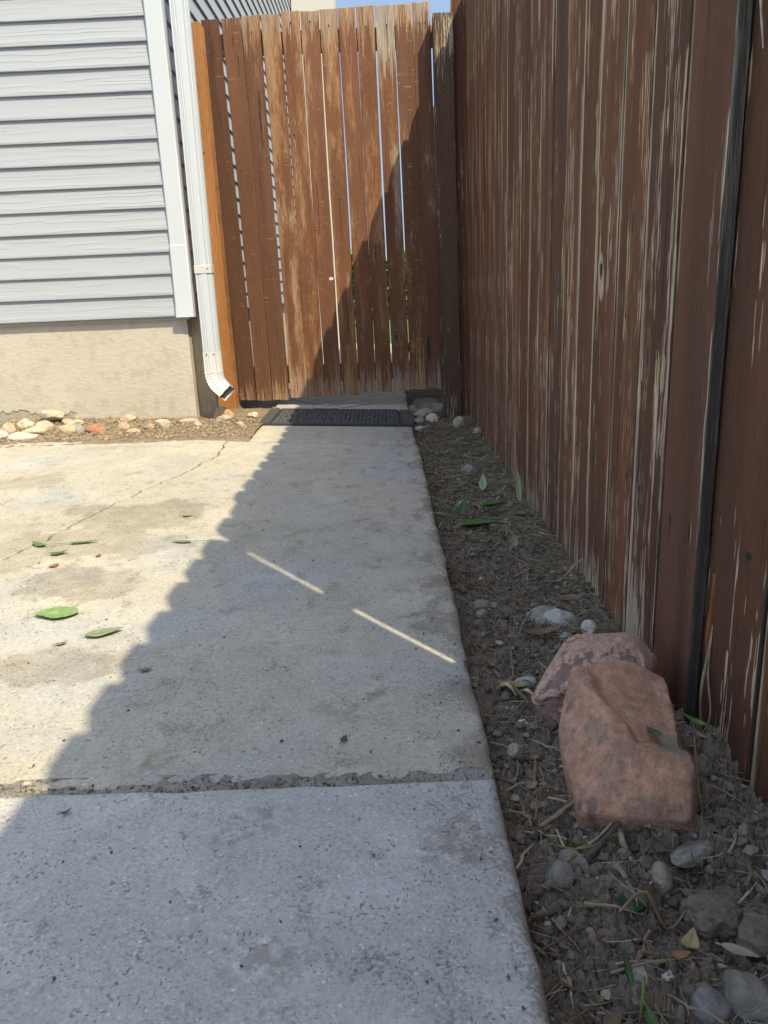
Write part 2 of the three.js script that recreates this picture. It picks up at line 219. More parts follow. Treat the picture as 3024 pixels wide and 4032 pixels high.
// ---------------------------------------------------------------- wood
// each strip of an atlas is one board face: width .14 m x height TH
const TH = 1.9;
function woodAtlas(N, strips) {
  const n = strips.length, wpx = N / n, col = new Uint8Array(N * N * 4), bmp = new Uint8Array(N * N * 4);
  for (let s = 0; s < n; s++) {
    const o = strips[s], W = o.w || 0.14, S = o.seed * 37 + 5, knots = o.knots || [];
    for (let j = 0; j < N; j++) {
      const y = j / N * TH, drift = 0.05 * (vn(y * 1.4, S, 1) - 0.5) + 0.02 * (vn(y * 6, S, 2) - 0.5);
      for (let i = 0; i < wpx; i++) {
        const u = (i + 0.5) / wpx; let uu = u + drift, kd = 9, kr = 0;
        for (const [ku, ky, rx, ry] of knots) { const dx = (u - ku) * W, dy = y - ky, d = Math.sqrt((dx / rx) ** 2 + (dy / ry) ** 2); if (d < kd) { kd = d; kr = rx; } uu += (dx >= 0 ? -1 : 1) * 0.5 * rx / W * Math.exp(-((dy / (ry * 2.4)) ** 2) - Math.abs(dx) / (rx * 2.2)); }
        const xm = uu * W;
        const arch = o.arch ? o.arch * (1 - Math.abs(uu - 0.5) * 2) : 0;
        const scr = vn(xm / 0.0017, y / 0.05, S + 23), clus = fbm(xm / 0.03, y / 0.22, S + 24, 2), fiber = vn(xm / 0.0013, y / 0.035, S + 3), fine = vn(xm / 0.0022, y / 0.012, S + 4), streak = vn(xm / 0.0045, y / 0.22, S + 5), patch = vn(xm / 0.022, y / 0.16 + arch, S + 6), broad = vn(xm / 0.05, y / 0.5, S + 7);
        const ringp = xm / 0.0085 + 2.6 * vn(xm / 0.05, y * 1.1 + arch * 3, S + 8) + arch * (y * 3.2), ring = 0.5 + 0.5 * Math.sin(6.283 * ringp);
        const ed = Math.min(u, 1 - u) * W;
        let bare = 0.44 * scr + 0.16 * streak + 0.14 * fiber + 0.62 * (clus - 0.5) + 0.17 + 0.05 * (ring - 0.5) + (o.edge ?? 0.14) * ss(0.008, 0.002, ed + 0.011 * (vn(y * 4.2, S, u > 0.5 ? 31 : 32) - 0.5)) * (0.35 + ss(0.2, 0.5, vn(y * 2.1, S, u > 0.5 ? 33 : 34)));
        const bot = o.bottom ? ss(o.bottom + 0.10, o.bottom - 0.10, y + 0.22 * (streak - 0.5) + 0.1 * (fiber - 0.5)) : 0;
        const top = o.top ? ss(o.topY - o.top - 0.08, o.topY - o.top + 0.08, y + 0.18 * (streak - 0.5) + 0.14 * (patch - 0.5)) : 0;
        bare += 0.26 * bot + 0.3 * top;
        let band = 0, w = ss(o.th, o.th + (o.soft || 0.07), bare);
        if (o.flat) w = ss(o.th, o.th + 0.22, 0.42 * fbm(xm / 0.035, y / 0.11, S + 25, 3) + 0.26 * broad + 0.16 * vn(xm / 0.004, y / 0.02, S + 26) + 0.16 * scr + 0.42 * (bot + top)) * (0.45 + 0.55 * fiber);
        // stain film colour and bare wood colour
        if (o.bands) for (const [bu, bw, bs, bo] of o.bands) { const q = ss(bw, bw * 0.45, Math.abs(u - bu) * W + 0.007 * (vn(y * 5, bo, S + 41) - 0.5) + 0.004 * (scr - 0.5)) * ss(0.44, 0.62, vn(y * 2.4, bo, S + 42) + 0.35 * (vn(y * 14, bo, S + 43) - 0.5)); w = Math.max(w, q * bs * (0.6 + 0.5 * scr)); band = Math.max(band, q * bs); }
        const sv = (o.contrast ? 0.62 + 0.72 * vn(xm / 0.034, y / 0.6, S + 44) : 1) * (0.78 + 0.28 * fiber + 0.22 * (fine - 0.5) + 0.30 * (broad - 0.5) - 0.16 * ring * (o.ringy || 0.5));
        let R = o.c[0] * sv, g = o.c[1] * sv, b = o.c[2] * sv;
        const pv = 0.7 + 0.35 * fiber + 0.25 * fine - 0.22 * ring, gr = clamp(0.8 * vn(xm / 0.03, y / 0.3, S + 9) + (o.grey || 0) + 0.4 * (bot + top) - 0.2);
        const P0 = o.p || [0.40, 0.29, 0.19], P = band ? P0.map((c, n) => c * (1 + 0.35 * band)) : P0, Q = [0.37, 0.335, 0.29];
        R = lerp(R, lerp(P[0], Q[0], gr) * pv, w); g = lerp(g, lerp(P[1], Q[1], gr) * pv, w); b = lerp(b, lerp(P[2], Q[2], gr) * pv, w);
        for (const [fu, fy, fr, fh] of o.flare || []) { const dy = (y - fy) / fh, q = ss(1.1, 0.8, Math.hypot((u - fu) * W / fr + 0.5 * dy, dy) + 0.7 * (patch - 0.5) + 0.2 * (fine - 0.5)); R = lerp(R, 0.50 * pv, q); g = lerp(g, 0.37 * pv, q); b = lerp(b, 0.28 * pv, q); }
        // scratches across the grain
        if (o.saw) { const sc = ss(0.80, 0.9, vn(y / 0.0034 + vn(u * 3, y * 3, S + 14) * 4, u * 1.6, S + 11)) * ss(0.5, 0.72, vn(u * 4, y * 16, S + 12)) * o.saw; R = lerp(R, P[0] * 1.0, sc); g = lerp(g, P[1] * 1.0, sc); b = lerp(b, P[2], sc); }
        // splits and checks
        const ck = ss(0.915, 0.95, vn(xm / 0.0035, y / 0.34, S + 13)) * ss(0.3, 0.6, streak); R *= 1 - 0.7 * ck; g *= 1 - 0.7 * ck; b *= 1 - 0.7 * ck;
        if (kd < 1.5) { const q = ss(1.25, 0.75, kd + 0.3 * (fine - 0.5)), core = ss(0.55, 0.2, kd), rg = 0.75 + 0.35 * Math.sin(kd * 16 + fine * 2); R = lerp(R, 0.20 * rg, q * 0.75); g = lerp(g, 0.12 * rg, q * 0.75); b = lerp(b, 0.075 * rg, q * 0.75); R *= 1 - 0.7 * core; g *= 1 - 0.7 * core; b *= 1 - 0.7 * core; }
        if (o.incise) { const cu = u * W / 0.0125, row = Math.floor(cu), yy = y / 0.026 + (row % 2) * 0.5 + hash(row, 1, S) * 0.2, f = yy - Math.floor(yy), on = Math.abs(cu - row - 0.5) < 0.10 && f < 0.42 ? 1 : 0; R *= 1 - 0.72 * on; g *= 1 - 0.72 * on; b *= 1 - 0.72 * on; if (on) bare -= 0.5; }
        for (const [nu2, ny, len] of o.nails || []) { const dx = (u - nu2) * W, dy = y - ny; const hd = Math.sqrt(dx * dx + dy * dy); if (hd < 0.0055) { R = g = b = 0.015; } else if (dy < 0 && dy > -len && Math.abs(dx + 0.004 * (vn(y * 30, S, 20) - 0.5)) < 0.004 * (1 + dy / len) + 0.0008) { R *= 0.4; g *= 0.4; b *= 0.42; } }
        for (const [su, sy, sr, sh] of o.smut || []) { const q = ss(1.1, 0.7, Math.hypot((u - su) * W / sr, (y - sy) / sh) + 0.7 * (patch - 0.5) + 0.3 * (fine - 0.5)); R = lerp(R, 0.02, q); g = lerp(g, 0.016, q); b = lerp(b, 0.014, q); }
        const k = (j * N + Math.floor(s * wpx + i)) * 4;
        col[k] = enc(R); col[k + 1] = enc(g); col[k + 2] = enc(b); col[k + 3] = 255;
        const h = 120 + 60 * (fiber - 0.5) + 46 * (fine - 0.5) - 50 * w * 0.5 + 34 * (ring - 0.5) * (0.3 + w) - 110 * ck - (kd < 0.7 ? 50 : 0) - (o.incise && bare < 0 ? 60 : 0);
        bmp[k] = bmp[k + 1] = bmp[k + 2] = clamp(h, 0, 255); bmp[k + 3] = 255;
      }
    }
  }
  const m = std({ map: tex(col, N, N, true, 1, 1, THREE.ClampToEdgeWrapping), bumpMap: tex(bmp, N, N, false, 1, 1, THREE.ClampToEdgeWrapping), bumpScale: 0.0022, roughness: 0.82 });
  m.userData = { n };
  return m;
}
const BR = [0.150, 0.058, 0.025], BR2 = [0.118, 0.046, 0.021];
const fenceStrips = [];
for (let i = 0; i < 16; i++) fenceStrips.push({ seed: 100 + i, c: [BR, BR2, [0.168, 0.068, 0.030], [0.092, 0.038, 0.019], BR][i % 5], th: [0.80, 0.75, 0.73, 0.78, 0.76, 0.72, 0.77, 0.75][i % 8], soft: 0.05, bottom: 0.08, grey: 0.05, edge: 0.20, p: [0.58, 0.44, 0.29], contrast: 1, knots: [], bands: Array.from({ length: i < 5 ? 1 : [1, 3, 2, 2, 3][i % 5] }, (_, k) => [k === 0 ? 0.02 : k === 1 ? 0.97 : hash(i, k, 5), (k < 2 ? 0.007 : 0.003) + 0.006 * hash(i, k, 6), 0.35 + 0.65 * hash(i, k, 7), hash(i, k, 8) * 99]), nails: [[0.24, 0.305, 0.03], [0.77, 0.31, 0.02]] });
Object.assign(fenceStrips[0], { th: 0.76, bottom: 0, grey: 0.2, seed: 151 });
Object.assign(fenceStrips[1], { th: 0.74, bottom: 0, seed: 152, arch: 0.4 });
Object.assign(fenceStrips[2], { th: 0.80, c: [0.130, 0.054, 0.028], bottom: 0, seed: 153, soft: 0.10, grey: 0.4 });
Object.assign(fenceStrips[3], { th: 0.70, knots: [[0.30, 0.52, 0.013, 0.05], [0.35, 0.31, 0.011, 0.03]], arch: 0.7, seed: 154, bottom: 0.10 });
Object.assign(fenceStrips[4], { th: 0.73, knots: [[0.55, 0.72, 0.012, 0.05]], seed: 155, edge: 0.3 });
Object.assign(fenceStrips[5], { th: 0.72, flare: [[0.27, 0.655, 0.026, 0.045]], knots: [], seed: 156, edge: 0.3 });
fenceStrips[14] = { seed: 191, c: [0.055, 0.034, 0.022], p: [0.2, 0.15, 0.1], th: 0.8, edge: 0, knots: [] };   // stained board edges
fenceStrips[15] = { seed: 190, c: [0.055, 0.046, 0.037], p: [0.22, 0.20, 0.17], th: 0.5, edge: 0, knots: [], flat: true };   // weathered board edges, mildewed
const fenceMat = woodAtlas(2048, fenceStrips);
const OR = [0.170, 0.066, 0.028], DK = [0.105, 0.042, 0.021];
const gs = (seed, o) => ({ seed, c: OR, p: [0.34, 0.178, 0.072], flat: true, th: 0.5, ringy: 1, saw: 0.4, edge: 0.05, top: 0.1, topY: 1.80, bottom: 0.06, grey: -0.1, knots: [], ...o });
const gateStrips = [
  gs(1, { c: DK, th: 0.73, arch: 1.3, ringy: 1.8, top: 0.02, nails: [[0.4, 1.70, 0.02], [0.45, 1.66, 0.12]], p: [0.36, 0.18, 0.08] }),
  gs(2, { c: [0.145, 0.060, 0.030], th: 0.69, ringy: 1, top: 0.05, nails: [[0.5, 1.68, 0.05], [0.7, 1.6, 0.1]] }),
  gs(3, { c: [0.125, 0.052, 0.028], th: 0.61, ringy: 1.5, nails: [[0.5, 1.7, 0.2], [0.65, 1.45, 0.25]], smut: [[0.6, 1.3, 0.007, 0.12]] }),
  gs(4, { th: 0.41, top: 0.13, knots: [[0.55, 1.0, 0.008, 0.012]] }),
  gs(5, { th: 0.47, knots: [[0.72, 0.68, 0.014, 0.02]], nails: [[0.5, 1.72, 0.02], [0.25, 1.25, 0.02]] }),
  gs(6, { c: [0.165, 0.066, 0.031], th: 0.56, nails: [[0.5, 1.72, 0.02], [0.3, 1.02, 0.3]], knots: [[0.72, 0.585, 0.013, 0.014]] }),
  gs(7, { th: 0.47, top: 0.12, nails: [[0.5, 1.7, 0.02], [0.5, 0.95, 0.3]], arch: 0.3 }),
  gs(8, { c: [0.165, 0.064, 0.030], th: 0.53, knots: [[0.25, 0.36, 0.02, 0.02]] }),
  gs(9, { th: 0.51, ringy: 1.6, top: 0.15, nails: [[0.5, 1.68, 0.03], [0.35, 0.72, 0.05]], knots: [[0.9, 0.4, 0.008, 0.01]] }),
  gs(10, { th: 0.47, top: 0.28, grey: 0.4, nails: [[0.6, 1.68, 0.22]], knots: [[0.3, 0.27, 0.035, 0.05]] }),
  gs(11, { c: [0.150, 0.062, 0.030], th: 0.53, top: 0.12, p: [0.5, 0.3, 0.12] }),
  gs(12, { c: [0.135, 0.057, 0.030], th: 0.63, top: 0.12, grey: 0.3, nails: [[0.35, 1.68, 0.12], [0.55, 1.68, 0.03], [0.7, 1.68, 0.03]], smut: [[0.2, 0.22, 0.012, 0.07]] }),
  { seed: 213, c: [0.36, 0.155, 0.05], p: [0.42, 0.26, 0.13], flat: true, th: 0.66, ringy: 1.2, bottom: 0.08, edge: 0, incise: false, knots: [[0.45, 1.58, 0.018, 0.02]], nails: [[0.55, 1.3, 0.004]], w: 0.09 },
  { seed: 214, c: [0.100, 0.056, 0.034], p: [0.34, 0.275, 0.16], th: 0.84, soft: 0.14, ringy: 0.6, bottom: 0.14, top: 0.1, topY: 1.78, edge: 0.05, incise: true, knots: [], w: 0.09 },
  { seed: 215, c: [0.20, 0.13, 0.08], p: [0.34, 0.26, 0.17], th: 0.5, ringy: 1, knots: [], w: 0.09 },
  { seed: 216, c: [0.42, 0.34, 0.235], p: [0.40, 0.31, 0.20], flat: true, th: 0.5, ringy: 0.4, bottom: 0.05, knots: [], w: 0.09 },
];
const gateMat = woodAtlas(2048, gateStrips);

// board face given by corners; edges slightly uneven; ends optionally dog-eared; returns geometry whose front is +z at z=0
function boardGeo(BL, BRt, TR, TL, t, strip, n, o = {}) {
  const pts = [], seg = o.seg || 7, wob = o.wob ?? 0.0012, sd = o.seed || 1, e = o.ear || 0, flip = o.flip;
  const L = v => [lerp(BL[0], TL[0], v), lerp(BL[1], TL[1], v)], R = v => [lerp(BRt[0], TR[0], v), lerp(BRt[1], TR[1], v)];
  const h = TL[1] - BL[1], ev = 1 - e / h, bn = o.bend || 0;
  const off = (v, k) => wob * 2 * (vn(v * 5, k, sd) - 0.5) + bn * Math.sin(v * Math.PI);
  for (let i = 0; i <= 3; i++) { const u = i / 3, a = L(0), b = R(0); pts.push([lerp(a[0], b[0], u) + off(0, i ? 2 : 1), lerp(a[1], b[1], u) + (o.rag ?? 0.003) * (vn(u * 7, sd, 4) - 0.5)]); }
  for (let i = 1; i <= seg; i++) { const v = i / seg * ev, p = R(v); pts.push([p[0] + off(v, 2), p[1]]); }
  if (e) { const a = L(1), b = R(1), f = e / (b[0] - a[0]) * 0.6; pts.push([lerp(b[0], a[0], f), lerp(b[1], a[1], f)], [lerp(a[0], b[0], f), lerp(a[1], b[1], f)]); }
  else { const a = L(1), b = R(1); for (const u of [0.66, 0.33]) pts.push([lerp(a[0], b[0], u), lerp(a[1], b[1], u) + (o.rag ?? 0.003) * (vn(u * 9, sd, 6) - 0.5)]); }
  for (let i = seg; i >= 1; i--) { const v = i / seg * ev, p = L(v); pts.push([p[0] + off(v, 1), p[1]]); }
  const sh = new THREE.Shape(pts.map(p => new THREE.Vector2(p[0], p[1])));
  for (const [hx, hy, ra, rb] of o.holes || []) { const q = []; for (let k = 0; k < 14; k++) { const a = k / 14 * 6.283, w = 1 + 0.7 * (vn(k * 1.7, hx * 90, 8) - 0.5); q.push(new THREE.Vector2(hx + ra * w * Math.cos(a), hy + rb * w * Math.sin(a))); } sh.holes.push(new THREE.Path(q)); }
  const g = new THREE.ExtrudeGeometry(sh, { depth: t - 0.003, bevelEnabled: true, bevelSize: 0.0015, bevelOffset: -0.0015, bevelThickness: 0.0015, bevelSegments: 1, steps: 1 });
  g.translate(0, 0, -(t - 0.0015));
  const p = g.attributes.position, uv = g.attributes.uv, nrm = g.attributes.normal, sg = g.groups[1], sideFrom = sg ? sg.start : -1, sideTo = sg ? sg.start + sg.count : -1;
  for (let i = 0; i < p.count; i++) {
    const v = clamp((p.getY(i) - BL[1]) / h), a = L(v)[0], b = R(v)[0]; let u = clamp((p.getX(i) - a) / (b - a), 0.012, 0.988); if (flip) u = 1 - u; if (o.edgeStrip !== undefined && sideFrom >= 0 && i >= sideFrom && i < sideTo && Math.abs(nrm.getY(i)) < 0.5) { uv.setXY(i, (o.edgeStrip + clamp(0.1 - p.getZ(i) / t * 0.8, 0.05, 0.95)) / n, clamp((p.getY(i) - BL[1]) / TH, 0.001, 0.999)); continue; }
    uv.setXY(i, (strip + u) / n, clamp((p.getY(i) - BL[1] + (o.vo || 0)) / TH, 0.001, 0.999));
  }
  return toCreasedNormals(g, 0.4);
}

// ---------------------------------------------------------------- fence on the right
{
  const f = thing('wood_fence', 'tall weathered brown board fence with peeling stain along the soil bed', 'fence', [FX, 0, 0]);
  const N = 16, pitch = 0.1425, t = 0.017; reseed(555);
  const add = (z0, w, x, strip, o) => {
    const zc = z0 + w / 2, y0 = G(0.4, zc) - 0.058 + rr(-0.006, 0.006), top = 1.84 - 0.045 * ss(-0.6, -1.5, zc) * ss(-2.6, -2.1, zc) + 0.02 * ss(-2.5, -3.0, zc) + rr(-0.007, 0.007);
    const g = boardGeo([0, y0], [w, y0 + rr(-0.004, 0.004)], [w, top], [0, top + rr(-0.004, 0.004)], t, strip, N, { ear: rr(0.032, 0.052), edgeStrip: 14, seed: 700 + Math.round(z0 * 1000), ...o });
    const m = mesh('board', g, fenceMat, f); m.rotation.y = -Math.PI / 2; m.position.set(x, 0, z0); return m;
  };
  // panel in view: near end at z = -0.985, running to the gate post
  const z0 = -0.985;
  for (let i = 0; i < 21; i++) {
    const za = z0 - (i + 1) * pitch, strip = i < 12 ? 2 + i : 4 + ((i * 5) % 10);
    const holes = i === 3 ? [[0.135 - (1.524 + za) * -1 - 0.06, 0.60, 0.008, 0.018]] : i === 1 ? [[0.028, 0.285, 0.003, 0.012]] : [];
    if (i === 3) holes[0][0] = clamp(-1.515 - za, 0.02, 0.12);
    add(za + 0.002, pitch - 0.004, rr(0, 0.004), strip, { holes, edgeStrip: i === 0 || i === 3 || i % 6 === 5 ? 15 : 14, flip: i >= 12 && i % 2, vo: i >= 12 ? 0.02 : 0 });
  }
  // next panel, set back, past the seam and behind the camera
  add(-1.045, 0.211, 0.0215, 1, {}); add(-0.830, 0.149, 0.024, 0, {});
  for (let i = 0; i < 17; i++) add(-0.646 + i * pitch, pitch - 0.003, 0.0215 + rr(0, 0.004), 2 + (i * 7) % 12, {});
  for (let i = 0; i < 22; i++) add(-4.12 - i * pitch, pitch - 0.004, rr(0, 0.004), 2 + (i * 5) % 12, {});   // the fence runs on past the gate
  const railMat = std({ color: lin(0.20, 0.14, 0.09), roughness: 0.9 });
  const rail = (y, z0r, z1r, xo) => { const g = new THREE.BoxGeometry(0.038, 0.06, z1r - z0r); const m = mesh('rail', g, railMat, f); m.position.set(xo + 0.019, y, (z0r + z1r) / 2); };
  for (const y of [0.25, 1.21, 1.75]) { rail(y, -7.2, -1.06, 0.024); rail(y, -0.985, 1.9, 0.0475); }
  const fg = boardGeo([0, -0.06], [0.09, -0.06], [0.09, 0.745], [0, 0.745], 0.015, 5, N, { seed: 3 }); const fm = mesh('board', fg, fenceMat, f); fm.rotation.y = -Math.PI / 2; fm.position.set(0.045, 0, -0.71);
  const pg = box(0.064, 0.153, -0.2, 1.75, -1.15, -1.06); mesh('post', pg, railMat, f);
}

// ---------------------------------------------------------------- gate and its posts
{
  const Z = -4.05, g = thing('wooden_gate', 'brown vertical board gate with worn stain, half in sun, beyond the doormat', 'gate', [0, 0, Z]);
  const rows = [[-.798, 1.811, -.724, 1.813, -.779, .054, -.691, .050], [-.701, 1.813, -.618, 1.814, -.689, .049, -.609, .046], [-.611, 1.819, -.528, 1.822, -.606, .050, -.520, .046], [-.523, 1.821, -.440, 1.823, -.510, .056, -.420, .052], [-.425, 1.828, -.346, 1.830, -.415, .060, -.331, .057], [-.337, 1.827, -.257, 1.828, -.326, .061, -.241, .057], [-.250, 1.832, -.172, 1.832, -.238, .063, -.153, .060], [-.164, 1.834, -.087, 1.835, -.149, .068, -.063, .064], [-.081, 1.836, -.001, 1.837, -.060, .070, .022, .067], [.007, 1.837, .088, 1.837, .030, .074, .115, .071], [.094, 1.837, .176, 1.839, .117, .077, .200, .074], [.178, 1.843, .257, 1.843, .202, .077, .288, .073]];
  const holes = { 5: [[-0.264, 0.645, 0.012, 0.008]] };
  const gapT = [0.015, 0.005, 0.005, 0.009, 0.007, 0.003, 0.003, 0.004, 0.004, 0.003, 0.002], gapB = [0.002, 0.003, 0.007, 0.004, 0.004, 0.006, 0.004, 0.004, 0.005, 0.002, 0.002];
  rows.forEach((r, i) => { if (!i) return; const q = rows[i - 1], mt = (q[2] + r[0]) / 2, mb = (q[6] + r[4]) / 2; q[2] = mt - gapT[i - 1] / 2; r[0] = mt + gapT[i - 1] / 2; q[6] = mb - gapB[i - 1] / 2; r[4] = mb + gapB[i - 1] / 2; });
  rows.forEach((r, i) => {
    const bend = [0, 0.004, -0.002, 0.004, 0, -0.003, 0.0, 0.002, -0.002, 0, 0.002, 0][i];
    const m = mesh('board', boardGeo([r[4], r[5]], [r[6], r[7]], [r[2], r[3]], [r[0], r[1]], 0.017, i, 16, { seed: 60 + i, holes: holes[i], bend, rag: 0.006, wob: 0.0016 }), gateMat, g);
    m.position.z = (i % 3 - 1) * 0.0012;
  });
  const rm = (x0, x1, y0, y1) => { const q = boardGeo([0, 0], [y1 - y0, 0], [y1 - y0, x1 - x0], [0, x1 - x0], 0.036, 14, 16, { seed: 8, wob: 0.0004 }); q.rotateZ(-Math.PI / 2); q.translate(x0, y1, -0.021); return q; };
  mesh('rail', rm(-0.78, 0.27, 1.665, 1.755), gateMat, g); mesh('rail', rm(-0.77, 0.28, 0.13, 0.22), gateMat, g);

  const post = (x0, x1, zf, d, y1, strip, label, lean) => {
    const p = thing('gate_post', label, 'post', [0, 0, zf]);
    const a = mesh('post_body', boardGeo([x0, -0.08], [x1, -0.08], [x1 - lean, y1], [x0 - lean, y1], d, strip, 16, { seed: strip, wob: 0.0006, rag: 0.004 }), gateMat, p);
    return p;
  };
  post(0.283, 0.372, -3.955, 0.089, 1.768, 13, 'pressure treated gate post with rows of cuts, beside the long fence', 0.018);
  post(-0.858, -0.768, -3.89, 0.089, 1.755, 12, 'orange stained gate post behind the white downspout', 0.006);
  const lb = thing('ledger_board', 'narrow beige painted board between the foundation corner and the orange post', 'board', [0, 0, -3.615]);
  mesh('board_body', boardGeo([-0.935, -0.02], [-0.803, -0.02], [-0.803, 0.56], [-0.935, 0.56], 0.038, 15, 16, { seed: 4 }), gateMat, lb);
  const cb = thing('corner_board', 'dark brown trim board filling the corner between treated post and fence', 'board', [0, 0, -3.975]);
  mesh('board_body', boardGeo([0.366, -0.06], [0.416, -0.06], [0.408, 1.86], [0.346, 1.86], 0.02, 1, 16, { seed: 5 }), fenceMat, cb);
}

// ---------------------------------------------------------------- house
const sidingBump = (() => { const N = 1024, M = 256, d = new Uint8Array(N * M * 4); for (let j = 0; j < M; j++) for (let i = 0; i < N; i++) { const x = i / N * 1.2, y = j / M * 0.18, wx = x + 0.01 * vn(x * 20, y * 60, 1); const ph = y / 0.013 + 3.0 * fbm(wx * 3.2, y * 11, 3, 3) , fr = ph - Math.floor(ph), l = fr * ss(1.0, 0.94, fr) * ss(0.40, 0.58, vn(x * 6, Math.floor(ph) * 3.7 + 0.5, 7)); const v = 60 + 170 * l + 14 * (vn(x * 80, y * 400, 6) - 0.5); const k = (j * N + i) * 4; d[k] = d[k + 1] = d[k + 2] = clamp(v, 0, 255); d[k + 3] = 255; } return tex(d, N, M, false, 1 / 1.2, 1 / 0.18, THREE.MirroredRepeatWrapping); })();
const sidingMat = std({ color: lin(0.315, 0.338, 0.382), roughness: 0.6, bumpMap: sidingBump, bumpScale: 0.0016 });
const whiteMat = std({ color: lin(0.48, 0.52, 0.57), roughness: 0.5 });
{
  const h = thing('house', 'grey lap sided house with white corner trim over a beige foundation', 'house', [-0.845, 0, -3.5]);
  h.position.set(0, 0, 0);
  const P = 0.0899, y0 = 0.505;
  // course profile (out, up): butt lip, face, locked top
  const prof = [[0, 0.002], [0.0105, 0], [0.0125, 0.0015], [0.0128, 0.010], [0.0105, 0.016], [0.0015, P + 0.004], [-0.004, P + 0.004]];
  const ZF = -3.532, XS = -0.858;
  for (let i = 0; i < 22; i++) {
    const rings = [], seg = 14;
    for (let k = 0; k <= seg; k++) { const x = lerp(-5.2, -0.88, k / seg), wv = 0.0022 * (vn(x * 1.7, i * 3.1, 61) - 0.5), ov = 0.0016 * (vn(x * 2.1, i * 2.3, 62) - 0.5); rings.push(prof.map(([a, b]) => [x, y0 + i * P + b + wv, ZF + a + ov])); }
    const g = loft(rings, true, false, 0.5), uv = g.attributes.uv; for (let q = 0; q < uv.count; q++) uv.setXY(q, uv.getX(q) + i * 0.37, uv.getY(q) + i * 0.053);
    mesh('siding_board', g, sidingMat, h);
  }
  for (let i = 0; i < 54; i++) {
    const rings = []; for (let k = 0; k <= 8; k++) { const z = lerp(-12.7, -3.555, k / 8); rings.push(prof.map(([a, b]) => [XS + a, y0 + i * P + b, z])); }
    const g = loft(rings, true, false, 0.5), uv = g.attributes.uv; for (let q = 0; q < uv.count; q++) uv.setXY(q, uv.getX(q) + i * 0.53, uv.getY(q) + i * 0.041);
    mesh('siding_board', g, sidingMat, h);
  }
  // corner trim: an L wrapped round the corner, bottom flared a little
  const tp = (w, o) => [[-0.845 - w, ZF - 0.004], [-0.845 - w, ZF + 0.019 + o], [-0.845 - w + 0.004, ZF + 0.022 + o], [-0.845 - 0.004, ZF + 0.022 + o], [-0.845 + 0.001, ZF + 0.017 + o], [-0.845 + 0.001, ZF - 0.045], [-0.860, ZF - 0.045], [-0.860, ZF - 0.004]];
  const tr = []; for (const [y, w, o] of [[0.5, 0.078, 0.006], [0.56, 0.076, 0.002], [0.80, 0.074, 0], [0.803, 0.072, -0.002], [1.4, 0.071, 0], [2.6, 0.070, 0], [5.4, 0.07, 0]]) tr.push(tp(w, o).map(([x, z]) => [x, y, z]));
  mesh('corner_trim', loft(tr, true, true, 0.5), whiteMat, h);
  // core walls behind the cladding
  const core = std({ color: lin(0.35, 0.34, 0.32) });
  mesh('wall_core', box(-5.2, -0.868, 0.49, 5.4, -12.7, ZF - 0.004), core, h);
  // foundation with trowelled render and a broken lower edge
  const FN = 1024, fc = new Uint8Array(FN * FN * 4), fb = new Uint8Array(FN * FN * 4);
  for (let j = 0; j < FN; j++) for (let i = 0; i < FN; i++) {
    const x = i / FN * 1.4, y = j / FN * 0.6, k = (j * FN + i) * 4;
    const tr1 = fbm(x * 44 + y * 56, y * 84 - x * 36, 201, 4), tr2 = fbm(x * 150 + y * 120, y * 240 - x * 60, 205, 3), gr = vn(x * 500, y * 500, 207), br = fbm(x * 4, y * 5, 209, 3);
    let v = 0.95 + 0.05 * (tr1 - 0.5) + 0.10 * (br - 0.5) + 0.03 * (gr - 0.5), R = 0.475 * v, Gc = 0.435 * v, B = 0.375 * v;
    const scuff = ss(0.60, 0.8, fbm(x * 9, y * 9, 211, 4)); R = lerp(R, 0.40, scuff * 0.35); Gc = lerp(Gc, 0.345, scuff * 0.35); B = lerp(B, 0.28, scuff * 0.35);
    const sp = ss(0.50, 0.80, fbm(x * 30, y * 30, 213, 4) + 0.20 * ss(0.16, 0.02, y)); R = lerp(R, 0.35, sp * 0.4); Gc = lerp(Gc, 0.29, sp * 0.4); B = lerp(B, 0.21, sp * 0.4);
    const ce = 0.095 + 0.05 * (fbm(x * 9, 3, 214, 3) - 0.5) + 0.02 * (vn(x * 60, 2, 215) - 0.5), broken = ss(0.52, 0.56, vn(x * 3.2, 4, 216)) * (y < ce ? 1 : 0), ckl = Math.abs(y - ce) < 0.003 && vn(x * 3.2, 4, 216) > 0.5 ? 1 : 0;
    if (broken) { const q = 0.8 + 0.4 * (gr - 0.5) + 0.4 * (tr2 - 0.5); R = 0.40 * q; Gc = 0.36 * q; B = 0.29 * q; }
    if (ckl) { R *= 0.4; Gc *= 0.4; B *= 0.4; }
    fc[k] = enc(R); fc[k + 1] = enc(Gc); fc[k + 2] = enc(B); fc[k + 3] = 255;
    fb[k] = fb[k + 1] = fb[k + 2] = clamp(60 + 90 * ss(0.35, 0.65, tr1) + 60 * (tr2 - 0.5) + 20 * gr - 50 * broken - 60 * ckl, 0, 255); fb[k + 3] = 255;
  }
  const fm = std({ map: tex(fc, FN, FN, true, 1 / 1.4, 1 / 0.6, THREE.MirroredRepeatWrapping), bumpMap: tex(fb, FN, FN, false, 1 / 1.4, 1 / 0.6, THREE.MirroredRepeatWrapping), bumpScale: 0.0013, roughness: 0.95 });
  const fz = (x, y) => -3.552 + 0.006 * (fbm(x * 3, y * 3, 221, 2) - 0.5) - 0.004 * ss(-0.93, -0.88, x);
  const fg = gridMesh(160, 40, (u, v) => { const x = lerp(-5.2, -0.888, u), y = lerp(-0.1, 0.51, v); return [x, y, fz(x, y)]; }, p => [p[0] + 5, p[1]]);
